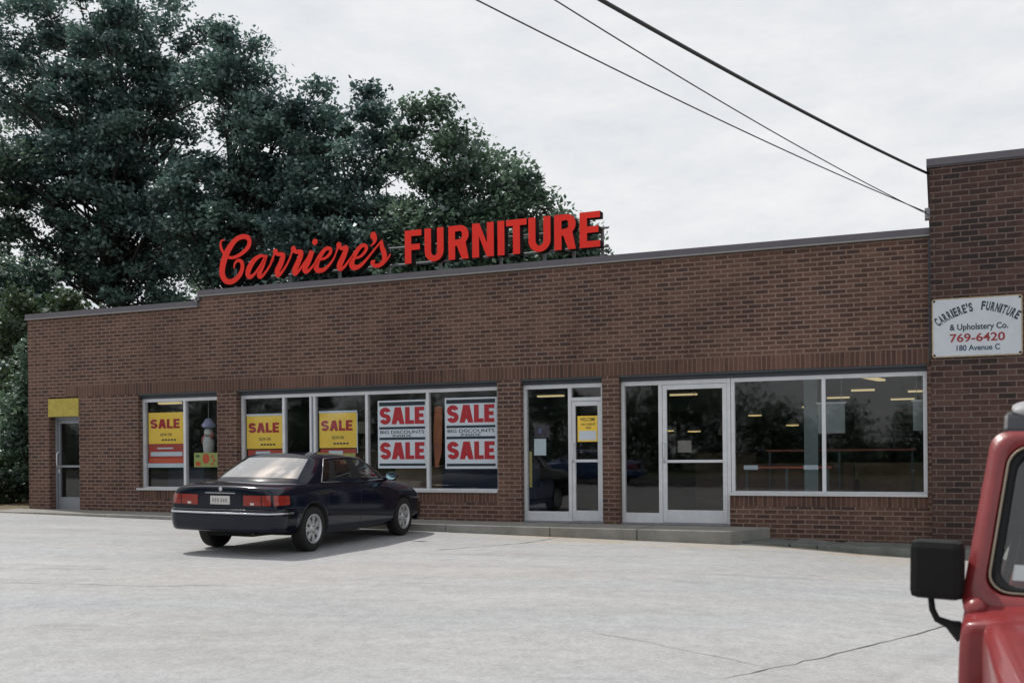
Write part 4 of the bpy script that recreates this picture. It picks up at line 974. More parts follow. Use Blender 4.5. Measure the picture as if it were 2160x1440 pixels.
shrub((-23.8, 21.5, .35), [(0,0,2.0,1.8,1.5,2.2),(0,0,5.0,1.6,1.4,1.8)], 'largest shrub furthest from the brick wall at the left edge', 5, 120, 300, .15, M_['leaf_b'])
shrub((-20.6, 16.6, .35), [(0,0,.45,1.2,.8,.5)], 'low shrub by the dark kerb at the left edge', 6, 40, 260, .10)

# the wood across the road, seen only mirrored in the shop glass
cs = []; rs = []; g = random.Random(91)
x = -78
while x < 48.:
    h = (4.8 if x < -9 else 3.1)+(2.2 if x < -9 else .9)*math.sin(x*.31)+1.6*math.sin(x*.83+1)+g.uniform(-.6,.6)
    for k in range(9):
        cs.append((x+g.uniform(-1.4,1.4), -34+g.uniform(-4,4), .3+h*(k+.5)/9)); rs.append(g.uniform(1.0,1.8))
    x += 1.2
V, F_ = leaves(cs, rs, 210, .26, 91, .8)
tag(quick_mesh('roadside_wood', V, F_, M_['leaf_b']), 'dark wood across the road that reads as one mass in the shop glass reflections', 'wood', kind='stuff')
for i, (x, y, src) in enumerate(((-50,-42,0),(-27,-41,1),(-18,-43,3),(26,-42,2))):
    lab = ['leftmost', 'second', 'third', 'rightmost'][i]
    d = dup(T[src], (x, y, .2)); d['group'] = 'trees across the road'
    d['label'] = f'leafy tree across the road, {lab} of the row mirrored in the shop glass'; d.rotation_euler = (0, 0, .7*i+1)
# ------------------------------------------------------------------ cars
M_['navy_paint'] = mat('navy_car_paint', (.0040,.0068,.017), .10, .0, 0, 8, spec=.42)
M_['blue_paint'] = mat('blue_car_paint', (.06,.12,.26), .3, .2, 0, 8, coat=.8)
M_['red_paint'] = mat('faded_red_paint', (.215,.022,.024), .36, 0, .22, 9, .06, 25, coat=.35)
M_['car_glass'] = glass_mat('car_window', (.74,.80,.78), .09, 3.2)
M_['rear_glass'] = glass_mat('car_rear_window', (.30,.36,.42), .30, 1.5, rough=.02)
M_['rubber'] = mat('tyre_rubber', (.012,.012,.012), .85, 0, .2, 20)
M_['plastic'] = mat('black_plastic', (.007,.008,.009), .6, 0, .12, 12, .12, 200, spec=.25)
M_['trim'] = mat('dark_trim', (.008,.008,.009), .6)
M_['rim'] = mat('silver_wheel', (.50,.51,.52), .38, .55, .06, 20)
M_['chrome'] = mat('chrome_trim', (.60,.61,.63), .25, .9)
M_['lens_red'] = mat('red_lens', (.27,.018,.007), .20, 0, .12, 18, coat=.6)
M_['lens_clear'] = mat('clear_lens', (.62,.60,.58), .15, 0, coat=.5)
M_['lens_orange'] = mat('amber_lens', (.55,.16,.02), .2, 0, coat=.5)
M_['seat'] = mat('grey_car_seat', (.06,.058,.055), .9)
M_['plate'] = mat('number_plate', (.58,.57,.55), .45)
M_['plate_ink'] = mat('plate_ink', (.28,.26,.26), .5)
M_['under'] = mat('underbody', (.01,.01,.01), .9)

def subsurf(levels=2):
    def f(o):
        md = o.modifiers.new('s', 'SUBSURF'); md.levels = levels; md.render_levels = levels
    return f
def mesh_from(verts, faces, mats, mi=None):
    me = bpy.data.meshes.new('m'); me.from_pydata([tuple(v) for v in verts], [], faces)
    for k in mats: me.materials.append(k)
    if mi:
        for p, i in zip(me.polygons, mi): p.material_index = i
    bm = bmesh.new(); bm.from_mesh(me); bmesh.ops.remove_doubles(bm, verts=bm.verts, dist=1e-5); bmesh.ops.recalc_face_normals(bm, faces=bm.faces); bm.to_mesh(me); bm.free()
    return me
def link_mesh(name, me, parent, smooth=True):
    me.name = name
    for p in me.polygons: p.use_smooth = smooth
    o = bpy.data.objects.new(name, me); COL.objects.link(o); o.parent = parent
    return o
def split_by_material(me, idx):
    """faces of one material slot as a mesh of their own"""
    vs_ = [v.co.copy() for v in me.vertices]; used = {}; V = []; F_ = []
    for p in me.polygons:
        if p.material_index == idx:
            f = []
            for i in p.vertices:
                if i not in used: used[i] = len(V); V.append(tuple(vs_[i]))
                f.append(used[i])
            F_.append(f)
    out = bpy.data.meshes.new('part'); out.from_pydata(V, [], F_); out.materials.append(me.materials[idx]); out.update()
    return out
def loft(sections, cap0=True, cap1=True):
    """sections: half outlines [(x, y, z)...] from bottom centre to top centre; mirrored to a closed body"""
    V = []; F_ = []; n = len(sections[0])
    full = []
    for s in sections:
        ring = [(x, y, z) for x, y, z in s] + [(x, -y, z) for x, y, z in s[-2:0:-1]]
        full.append(ring)
    m = len(full[0])
    for r in full: V += r
    for i in range(len(full)-1):
        for k in range(m): F_.append((i*m+k, i*m+(k+1) % m, (i+1)*m+(k+1) % m, (i+1)*m+k))
    def cap(i):
        b = i*m; fs = []
        for k in range(n-1):
            a, c = k, k+1; a2 = (m-k) % m; c2 = (m-c) % m
            f = [b+a, b+c, b+c2, b+a2]; f = list(dict.fromkeys(f))
            if len(f) > 2: fs.append(tuple(f))
        return fs
    if cap0: F_ += cap(0)
    if cap1: F_ += cap(len(full)-1)
    return V, F_
def project_patch(bvh, ys, zs, y_of, push, thickness=.012, x0=-4, dx=1.0):
    """grid of points cast on the body from behind (dx=1) or the front (dx=-1)"""
    pass
def wheel(parent, x, y, rad=.318, wid=.20, rimr=.205, spokes=7, sgn=1, steel=None):
    q = MB(); w = wid/2
    q.lathe([(rimr-.01,-w*.8),(rimr+.02,-w),(rad-.03,-w),(rad-.006,-w*.8),(rad,-w*.4),(rad,w*.4),(rad-.006,w*.8),(rad-.03,w),(rimr+.02,w),(rimr-.01,w*.8)], 40, 'y')
    q.lathe([(0,-w*.7),(rimr-.01,-w*.7)], 30, 'y'); 
    q.xform(Matrix.Translation((x, y, rad)) @ (Matrix.Rotation(R(180), 4, 'Z') if sgn < 0 else Matrix.Identity(4)))
    t = q.build('wheel', M_['rubber'], None); t.parent = parent
    q = MB()
    q.lathe([(rimr-.012,-w*.6),(rimr-.012,w*.62),(rimr+.004,w*.86),(rimr+.006,w*.97),(rimr-.016,w*.95),(rimr-.024,w*.6)], 40, 'y', 0)
    q.lathe([(0,w*.35),(rimr-.014,w*.25)], 30, 'y', 1)
    for k in range(spokes):
        b0 = len(q.v); a = 2*math.pi*k/spokes
        pts = [(.045,-.030),(.045,.030),(rimr-.016,.040),(rimr-.016,-.040)]
        v = [(px, w*.82 - px*.10, pz) for px, pz in pts]+[(px, w*.35, pz) for px, pz in pts]
        q.add(v, [(0,1,2,3),(4,7,6,5),(0,4,5,1),(1,5,6,2),(2,6,7,3),(3,7,4,0)], 0)
        q.xform(Matrix.Rotation(a, 4, 'Y'), b0)
    q.lathe([(0,w*.93),(.03,w*.92),(.062,w*.84),(.068,w*.35)], 20, 'y', 0)
    for k in range(5):
        b0 = len(q.v); q.lathe([(0,.004),(.008,.003),(.009,-.01)], 8, 'y', 1); q.xform(Matrix.Rotation(2*math.pi*k/5+.3, 4, 'Y') @ Matrix.Translation((.046, w*.89, 0)), b0)
    q.xform(Matrix.Translation((x, y, rad)) @ (Matrix.Rotation(R(180), 4, 'Z') if sgn < 0 else Matrix.Identity(4)))
    r = q.build('rim', [steel or M_['rim'], M_['under']], None); r.parent = t
    return t

def sedan(matrix, label):
    car = thing('parked_car', label, 'car', mat=matrix)
    # ---- lower body
    S = [ # x, zbottom, ybottom, ysill, zsill, ymid, zmid, ybelt, zbelt, yshoulder, zshoulder, ytop, ztop, ztopcentre
     (-2.345,.42,.60,.735,.45,.790,.60,.775,.76,.735,.855,.60,.905,.918),
     (-2.315,.40,.62,.775,.42,.835,.60,.815,.78,.765,.890,.62,.938,.952),
     (-2.20,.34,.66,.825,.37,.872,.60,.852,.80,.785,.915,.64,.958,.972),
     (-1.95,.28,.70,.855,.33,.888,.60,.872,.82,.800,.932,.66,.972,.988),
     (-1.62,.22,.70,.868,.28,.893,.60,.880,.83,.812,.942,.68,.980,.998),
     (-1.20,.20,.70,.872,.24,.895,.58,.884,.83,.820,.945,.70,.970,.985),
     (-.60,.18,.70,.872,.22,.895,.57,.886,.83,.824,.942,.72,.955,.96),
     (.10,.18,.70,.872,.22,.895,.57,.886,.82,.824,.936,.72,.95,.955),
     (.75,.18,.70,.872,.22,.893,.57,.884,.81,.818,.926,.72,.945,.955),
     (1.12,.20,.70,.868,.24,.890,.57,.878,.80,.802,.912,.68,.945,.970),
     (1.50,.22,.70,.866,.28,.886,.57,.868,.78,.786,.885,.64,.918,.942),
     (1.85,.22,.68,.855,.28,.872,.56,.846,.74,.760,.835,.60,.868,.890),
     (2.12,.22,.66,.825,.28,.835,.54,.802,.68,.715,.770,.56,.805,.825),
     (2.28,.24,.60,.765,.30,.770,.52,.735,.64,.650,.715,.50,.745,.762),
     (2.345,.28,.52,.66,.34,.665,.50,.63,.60,.56,.66,.44,.685,.70)]
    secs = [[(x,0,zb),(x,yb,zb),(x,ys,zs),(x,ym,zm),(x,yt,zt),(x,yh,zh),(x,yc,zc),(x,0,zz)] for x,zb,yb,ys,zs,ym,zm,yt,zt,yh,zh,yc,zc,zz in S]
    V, F_ = loft(secs)
    me = mesh_from(V, F_, [M_['navy_paint'], M_['under']])
    # wheel openings cut with cylinders
    cut = MB()
    for wx in (-1.38, 1.46):
        for sg in (-1, 1):
            b0 = len(cut.v); n = 36; rr = .362
            cut.add([(rr*math.cos(2*math.pi*k/n), yy, rr*math.sin(2*math.pi*k/n)) for yy in (.58, 1.1) for k in range(n)],
                    [tuple(range(n-1,-1,-1)), tuple(range(n, 2*n))]+[(k, (k+1) % n, n+(k+1) % n, n+k) for k in range(n)], 1)
            cut.xform(Matrix.Translation((wx, 0, .335)) @ Matrix.Diagonal((1, sg, 1, 1)), b0)
    co = cut.build('cutter', [M_['navy_paint'], M_['under']])
    def boo(o):
        md = o.modifiers.new('b', 'BOOLEAN'); md.object = co; md.operation = 'DIFFERENCE'; md.solver = 'EXACT'
    full = evaluated('body', me, [subsurf(3), boo]); bpy.data.objects.remove(co)
    body = link_mesh('body', full, car)
    bvh = BVHTree.FromPolygons([v.co for v in full.vertices], [p.vertices for p in full.polygons])
    # ---- cabin
    cols = [ # belt point, roof point, is the panel to the next column glass?
     ((-1.70,0,.985),(-1.00,0,1.378),1),((-1.60,.56,.976),(-.945,.44,1.362),1),((-1.545,.680,.966),(-.92,.525,1.348),0),((-1.50,.722,.958),(-.895,.548,1.340),0),
     ((-1.30,.770,.948),(-.80,.585,1.325),0),((-1.08,.795,.944),(-.705,.598,1.322),1),((-.82,.803,.942),(-.55,.604,1.328),2),((-.785,.804,.942),(-.53,.605,1.329),1),
     ((-.10,.812,.938),(-.08,.608,1.340),0),((.01,.812,.938),(.01,.607,1.340),1),((.92,.785,.930),(.36,.572,1.318),0),((1.02,.768,.930),(.43,.552,1.310),0),
     ((1.12,.715,.936),(.475,.520,1.318),0),((1.16,.672,.942),(.49,.485,1.325),1),((1.34,.38,.955),(.545,.28,1.352),1),((1.42,0,.962),(.575,0,1.360),1)]
    rows = [0, .085, .5, .90, 1.0]
    def pt(c, v):
        b, t, _ = c; p = Vector(b).lerp(Vector(t), v)
        out = Vector((b[0]+.1, b[1]*1.2, 0)); out = out.normalized() if out.length > 0 else out
        bul = .042*4*v*(1-v); p += out*bul*(1 if b[1] > .3 else .7); p.z += .03*v*(1-v)*0
        return p
    V = []; F_ = []; MI = []; nc = len(cols); nr = len(rows)
    for c in cols:
        for v in rows: V.append(pt(c, v))
    for c in cols:
        for v in rows: p = pt(c, v); V.append(Vector((p.x, -p.y, p.z)))
    off = nc*nr
    for i in range(nc-1):
        for r in range(nr-1):
            g = cols[i][2]; mi = 0
            if 0 < r < nr-2+0 and r < nr-1:
                mi = {0: 0, 1: 1, 2: 3}[g]
                if g == 1 and i < 2: mi = 2
                if g == 0 and 4 <= i: mi = 3
                if i in (2, 3, 4): mi = 0
            a = i*nr+r; F_.append((a, a+nr, a+nr+1, a+1)); MI.append(mi)
            F_.append((off+a, off+a+1, off+a+nr+1, off+a+nr)); MI.append(mi)
    # roof: left and right rails joined over a raised centre line
    cen = {}
    for i in range(nc):
        if i == 0 or i == nc-1: cen[i] = i*nr+nr-1; continue
        t = V[i*nr+nr-1]; u = (t.x+1.0)/1.575
        z = 1.378+ (1.360-1.378)*u + .050*math.sin(math.pi*min(1, max(0, u))); V.append(Vector((t.x - (.05*(1-u*2) if i in (1,2,3) else 0), 0, max(z, t.z+.004)))); cen[i] = len(V)-1
    for i in range(nc-1):
        a, b_ = i*nr+nr-1, (i+1)*nr+nr-1
        fl = [a, b_, cen[i+1], cen[i]]; fr = [off+a, cen[i], cen[i+1], off+b_]
        F_.append(tuple(dict.fromkeys(fl))); F_.append(tuple(dict.fromkeys(fr))); MI += [0, 0]
    me = mesh_from(V, F_, [M_['navy_paint'], M_['car_glass'], M_['rear_glass'], M_['trim']], MI)
    cab = evaluated('cab', me, [subsurf(2)])
    link_mesh('roof', split_by_material(cab, 0), car)
    def loose(me):
        bm = bmesh.new(); bm.from_mesh(me); seen = set(); out = []
        bm.verts.ensure_lookup_table()
        for v0 in bm.verts:
            if v0.index in seen: continue
            st = [v0]; seen.add(v0.index); grp = []
            while st:
                v = st.pop(); grp.append(v.index)
                for e in v.link_edges:
                    w = e.other_vert(v)
                    if w.index not in seen: seen.add(w.index); st.append(w)
            out.append(set(grp))
        bm.free(); res = []
        for grp in out:
            mp = {}; V_ = []; F2 = []
            for p in me.polygons:
                if p.vertices[0] in grp:
                    f = []
                    for i in p.vertices:
                        if i not in mp: mp[i] = len(V_); V_.append(tuple(me.vertices[i].co))
                        f.append(mp[i])
                    F2.append(f)
            m2 = bpy.data.meshes.new('part'); m2.from_pydata(V_, [], F2); m2.materials.append(me.materials[0]); m2.update(); res.append(m2)
        return res
    for k_, nm_ in ((1, 'side_window'), (2, 'rear_window'), (3, 'window_trim')):
        for m2 in loose(split_by_material(cab, k_)):
            xm = sum(v.co.x for v in m2.vertices)/len(m2.vertices)
            ym = sum(abs(v.co.y) for v in m2.vertices)/len(m2.vertices)
            link_mesh('windshield' if nm_ == 'side_window' and ym < .5 else nm_, m2, car)
    # bright strip round the side windows
    for sg in (1, -1):
        P_ = []
        for i, v in [(5, .05), (5, .93)] + [(k, .955) for k in (6, 7, 8, 9, 10)] + [(10, .05)]:
            p = pt(cols[i], v); P_.append((p.x, sg*(p.y+.010), p.z))
        q = MB(); q.tube(P_+[P_[0]], .0065, 5); o = q.build('window_surround', M_['chrome'], None); o.parent = car
    # ---- bumpers: a profile swept round the ends
    def bumper(name, xe, xs, sgn, prof, m, half=.90):
        path = []
        for i in range(13):
            a = i/12*90; r = .30
            path.append((xe - sgn*(r - r*math.sin(R(a))), half-.0 - r*.55*(1-math.cos(R(90-a))) if False else half - r*(1-math.cos(R(a)))*.75, a))
        path = [(xs, half-.012, 0), (xs+(xe-xs)*.5, half-.002, 0)] + path
        yend = path[-1][1]
        path += [(xe+sgn*.022, yend*.72, 90), (xe+sgn*.036, yend*.36, 90), (xe+sgn*.040, 0, 90)]
        P = path + [(x, -y, 180-a) for x, y, a in path[-2::-1]]
        q = MB(); n = len(prof); v = []
        for x, y, a in P:
            nx, ny = sgn*math.sin(R(a)), math.cos(R(a))
            for d, z in prof: v.append((x+nx*d, y+ny*d, z))
        f = [(i*n+k, i*n+(k+1) % n, (i+1)*n+(k+1) % n, (i+1)*n+k) for i in range(len(P)-1) for k in range(n)]
        q.add(v, f, 0, True); q.add(v[:n], [tuple(range(n))], 0); q.add(v[-n:], [tuple(range(n-1,-1,-1))], 0)
        o = q.build(name, m, None); o.parent = car; return o
    rb = bumper('rear_bumper', -2.385, -1.80, -1, [(-.20,.40),(-.13,.345),(-.06,.325),(-.022,.345),(-.004,.40),(.010,.50),(.010,.585),(.006,.612),(-.004,.626),(-.02,.634),(-.10,.640)], M_['navy_paint'])
    k = bumper('bumper_strip', -2.385, -1.95, -1, [(-.006,.565),(.016,.566),(.0165,.588),(-.006,.590)], M_['chrome']); adopt_local(k, rb)
    fb = bumper('front_bumper', 2.345, 2.05, 1, [(-.07,.26),(-.03,.22),(.0,.25),(.006,.34),(.012,.45),(.010,.52),(.0,.555),(-.03,.57),(-.10,.575)], M_['navy_paint'], .80)
    # ---- shapes laid on the body by ray casting
    def cast(y, z, fx=-3.5, dx=1, tx=None):
        """point on the body seen from the rear, bending round the corner"""
        hit = bvh.ray_cast(Vector((fx, y, z)), Vector((dx, 0, 0)))
        return hit[0]
    def cast_side(x, z, sg):
        return bvh.ray_cast(Vector((x, sg*2, z)), Vector((0, -sg, 0)))[0]
    def radial(ang, z, cx_=-1.75, cy_=0.0, sg=1):
        d = Vector((-math.cos(ang), math.sin(ang), 0)); o = Vector((cx_, cy_, z))+d*3
        return bvh.ray_cast(o, -d)[0], d
    def lamp_patch(name, u0, u1, zlo, zhi, m, push, cx_, cy_, n=12, nz=5, slant=0.):
        """strip between two angles round a vertical axis inside the car corner"""
        V0 = []; 
        for j in range(nz):
            v = j/(nz-1)
            for i in range(n):
                u = i/(n-1); a = u0+(u1-u0)*u
                z = zlo(u)+(zhi(u)-zlo(u))*v
                p, d = radial(a+slant*(v-.5)*(1-u), z, cx_, cy_); V0.append((p, d))
        q = MB(); F0 = [(j*n+i, j*n+i+1, (j+1)*n+i+1, (j+1)*n+i) for j in range(nz-1) for i in range(n-1)]
        N_ = len(V0); v = [p+d*push for p, d in V0]+[p-d*.03 for p, d in V0]
        rim_ = [(i, i+1) for i in range(n-1)]+[((nz-1)*n+i, (nz-1)*n+i+1) for i in range(n-1)]+[(j*n, (j+1)*n) for j in range(nz-1)]+[(j*n+n-1, (j+1)*n+n-1) for j in range(nz-1)]
        q.add(v, F0, 0, True); q.add(v, [(a, b_, b_+N_, a+N_) for a, b_ in rim_], 0)
        return q.build(name, m, None)
    for sg in (1, -1):
        ax, ay = -1.70, sg*.30
        ang = lambda y: math.atan2((y-abs(ay))*sg, .62)      # angle that meets the rear face near |y|
        tl = lamp_patch('taillight', math.atan2(sg*(.365-.30), .62), sg*R(62), lambda u: .678+.012*u, lambda u: .816+.01*u-.045*max(0, u-.6), M_['lens_red'], .008, ax, ay)
        tl.parent = car
        rv = lamp_patch('reversing_lens', math.atan2(sg*(.47-.30), .62), math.atan2(sg*(.525-.30), .62), lambda u: .690, lambda u: .718, M_['lens_clear'], .0105, ax, ay, 5, 3); rv.parent = tl
        gp = lamp_patch('lens_division', math.atan2(sg*(.628-.30), .62), math.atan2(sg*(.640-.30), .62), lambda u: .672, lambda u: .826, M_['trim'], .0115, ax, ay, 3, 5); gp.parent = tl
        gp = lamp_patch('lens_rib', math.atan2(sg*(.40-.30), .62), sg*R(60), lambda u: .752, lambda u: .757, mat('dark_red_rib', (.14,.006,.006), .4), .010, ax, ay, 12, 2); gp.parent = tl  # rib: thin strip of darker red across the lens
    # plate recess, plate, garnish, badge
    def rear_panel(name, ya, yb, za, zb_, m, push, parent, ny=7, nz=4):
        v = []; 
        for j in range(nz):
            for i in range(ny):
                y = ya+(yb-ya)*i/(ny-1); z = za+(zb_-za)*j/(nz-1); p = cast(y, z); v.append(p-Vector((push, 0, 0)))
        n0 = len(v); v += [p+Vector((push+.02, 0, 0)) for p in v]
        q = MB(); q.add(v, [(j*ny+i, j*ny+i+1, (j+1)*ny+i+1, (j+1)*ny+i) for j in range(nz-1) for i in range(ny-1)], 0)
        rim_ = [(i, i+1) for i in range(ny-1)]+[((nz-1)*ny+i, (nz-1)*ny+i+1) for i in range(ny-1)]+[(j*ny, (j+1)*ny) for j in range(nz-1)]+[(j*ny+ny-1, (j+1)*ny+ny-1) for j in range(nz-1)]
        q.add(v, [(a, b_, b_+n0, a+n0) for a, b_ in rim_], 0)
        o = q.build(name, m, None); o.parent = parent; return o
    rear_panel('plate_panel', -.335, .335, .668, .838, M_['navy_paint'], .003, car, 9, 5)
    pl = rear_panel('number_plate', -.155, .155, .690, .805, M_['plate'], .016, car, 3, 2)
    q = MB()
    xp = cast(0, .75).x-.0185
    for i in range(6):
        yy = -.115+.040*i+(.012 if i > 2 else 0); q.box(xp-.0005, xp+.002, yy, yy+.022, .722, .772)
    o = q.build('plate_print', M_['plate_ink'], None); o.parent = pl
    rear_panel('chrome_garnish', -.24, .24, .838, .850, M_['chrome'], .014, car, 7, 2)
    bd = MB(); p = cast(.02, .895); bd.lathe([(.0,0),(.014,.001),(.026,.004),(.028,0),(.024,-.012)], 18, 'x'); bd.xform(Matrix.Translation((p.x-.004, .0, .895)) @ Matrix.Diagonal((-1,1,1,1)))
    o = bd.build('badge', M_['chrome'], None); o.parent = car
    # shut lines of boot lid and doors, sill moulding, handles
    for sg in (1, -1):
        for xs_, a0 in ((-1.02, .0), (-.045, 0), (1.03, 0)):
            q = MB(); q.tube([cast_side(xs_ + (.10*max(0, z-.6) if xs_ < 0 and xs_ < -.5 else 0), z, sg) for z in [.26+.055*i for i in range(12)]], .0035, 5)
            o = q.build('shut_line', M_['trim'], None, recalc=False); o.parent = car
    for sg in (1, -1):
        q = MB(); v = []; n = 26
        for i in range(n):
            x = -.98+1.98*i/(n-1)
            for z in (.47, .505): v.append(cast_side(x, z, sg)+Vector((0, sg*.010, 0)))
            for z in (.505, .47): v.append(cast_side(x, z, sg)-Vector((0, sg*.01, 0)))
        q.add(v, [(i*4+k, i*4+(k+1) % 4, (i+1)*4+(k+1) % 4, (i+1)*4+k) for i in range(n-1) for k in range(4)]+[(0,1,2,3),(4*n-4,4*n-3,4*n-2,4*n-1)], 0)
        o = q.build('side_moulding', M_['navy_paint'], None); o.parent = car
        for xh in (-.82, .12):
            p = cast_side(xh, .80, sg); q = MB(); q.box(xh-.09, xh+.09, p.y-.012, p.y+.022, .785, .812) if sg > 0 else q.box(xh-.09, xh+.09, p.y-.022, p.y+.012, .785, .812)
            o = q.build('door_handle', M_['navy_paint'], None, bevel=.006); o.parent = car
        # mirrors
        q = MB(); q.lathe([(.0,-.075),(.05,-.07),(.075,-.03),(.082,.02),(.078,.05),(.0,.052)], 18, 'x'); q.xform(Matrix.Translation((.86, sg*.955, 1.01)) @ Matrix.Diagonal((-1, 1.25, .85, 1)))
        q.tube([(.88, sg*.79, .955), (.87, sg*.88, .985)], [.04,.03], 8); mi = q.build('wing_mirror', M_['navy_paint'], None); mi.parent = car
        q = MB(); q.lathe([(0,0),(.068,0),(.070,.004)], 18, 'x'); q.xform(Matrix.Translation((.803, sg*.955, 1.01)) @ Matrix.Diagonal((-1, 1.25, .85, 1))); o = q.build('mirror_glass', mat('mirror_glass', (.30,.48,.55), .08, .9), None); o.parent = mi
        # headlights
        q = MB(); v = []; n = 8
        for z in (.575, .61, .645, .675):
            for i in range(n):
                y = sg*(.34+.34*i/(n-1)); p = bvh.ray_cast(Vector((3.5, y, z)), Vector((-1, 0, 0)))[0]; v.append((p or Vector((2.2, y, z)))+Vector((.008, 0, 0)))
        q.add(v, [(j*n+i, j*n+i+1, (j+1)*n+i+1, (j+1)*n+i) for j in range(3) for i in range(n-1)], 0, True); o = q.build('headlight', M_['lens_clear'], None); o.parent = car
    for wx in (-1.38, 1.46):
        for sg in (1, -1): wheel(car, wx, sg*.775, .318, .205, .205, 7, sg)
    # interior
    for sx, sy in ((.15,.37),(.15,-.37)):
        q = MB(); q.box(sx-.10, sx+.08, sy-.24, sy+.24, .55, 1.08); q.xform(Matrix.Translation((sx,0,.6)) @ Matrix.Rotation(R(-14), 4, 'Y') @ Matrix.Translation((-sx,0,-.6))); st = q.build('front_seat', M_['seat'], None, bevel=.05); st.parent = car
        q = MB(); q.box(sx-.24, sx-.15, sy-.13, sy+.13, 1.09, 1.26); o = q.build('headrest', M_['seat'], None, bevel=.035); o.parent = st
    q = MB(); q.box(-1.02,-.86,-.62,.62,.6,1.0); st = q.build('rear_seat', M_['seat'], None, bevel=.05); st.parent = car
    for sy in (.36,-.36):
        q = MB(); q.box(-1.10,-1.03, sy-.13, sy+.13, .99, 1.10); o = q.build('headrest', M_['seat'], None, bevel=.03); o.parent = st
    q = MB(); q.box(.80,1.1,-.66,.66,.84,.99); o = q.build('dashboard', M_['trim'], None, bevel=.03); o.parent = car
    q = MB(); q.lathe([(.17,0),(.185,.012),(.17,.024),(.158,.012),(.17,0)], 24, 'x'); q.xform(Matrix.Translation((.62,.37,.93))); o = q.build('steering_wheel', M_['trim'], None); o.parent = car
    q = MB(); q.tube([(-2.35,-.52,.30),(-1.9,-.52,.29)], .03, 10); q.box(-2.1,-1.7,-.35,.35,.24,.32); o = q.build('exhaust', M_['under'], None); o.parent = car
    return car
def adopt_local(o, parent): o.parent = parent; o.matrix_parent_inverse = Matrix.Identity(4)

def ground_matrix(x, y, heading, s=1.0, dz=0.0, ref=None):
    zx = (gz(x+1, y)-gz(x-1, y))/2; zy = (gz(x, y+1)-gz(x, y-1))/2
    n = Vector((-zx, -zy, 1)).normalized(); f = Vector((math.cos(heading), math.sin(heading), 0)); l = n.cross(f).normalized(); f = l.cross(n)
    m = Matrix((f, l, n)).transposed().to_4x4(); m.translation = (x, y, gz(x, y)+dz)
    return m @ Matrix.Diagonal((s, s, s, 1))
CAR = sedan(ground_matrix(-8.46, 12.60, R(92.3), .93, .004), 'glossy black navy four door sedan parked nose in towards the shop windows')
CAR['category'] = 'car'
# the same kind of car in blue across the lot, mirrored in the entrance glass
car2 = dup(CAR); car2.matrix_basis = ground_matrix(-13.6, -8.6, R(180), 1.0, .008)
car2['label'] = 'light blue four door car parked across the road, mirrored in the entrance glass'
def repaint(o):
    for i, sl in enumerate(o.material_slots):
        if sl.material and sl.material.name.startswith('navy_car'): sl.link = 'OBJECT'; sl.material = M_['blue_paint']
    for c in [x for x in bpy.data.objects if x.parent == o]: repaint(c)
repaint(car2)

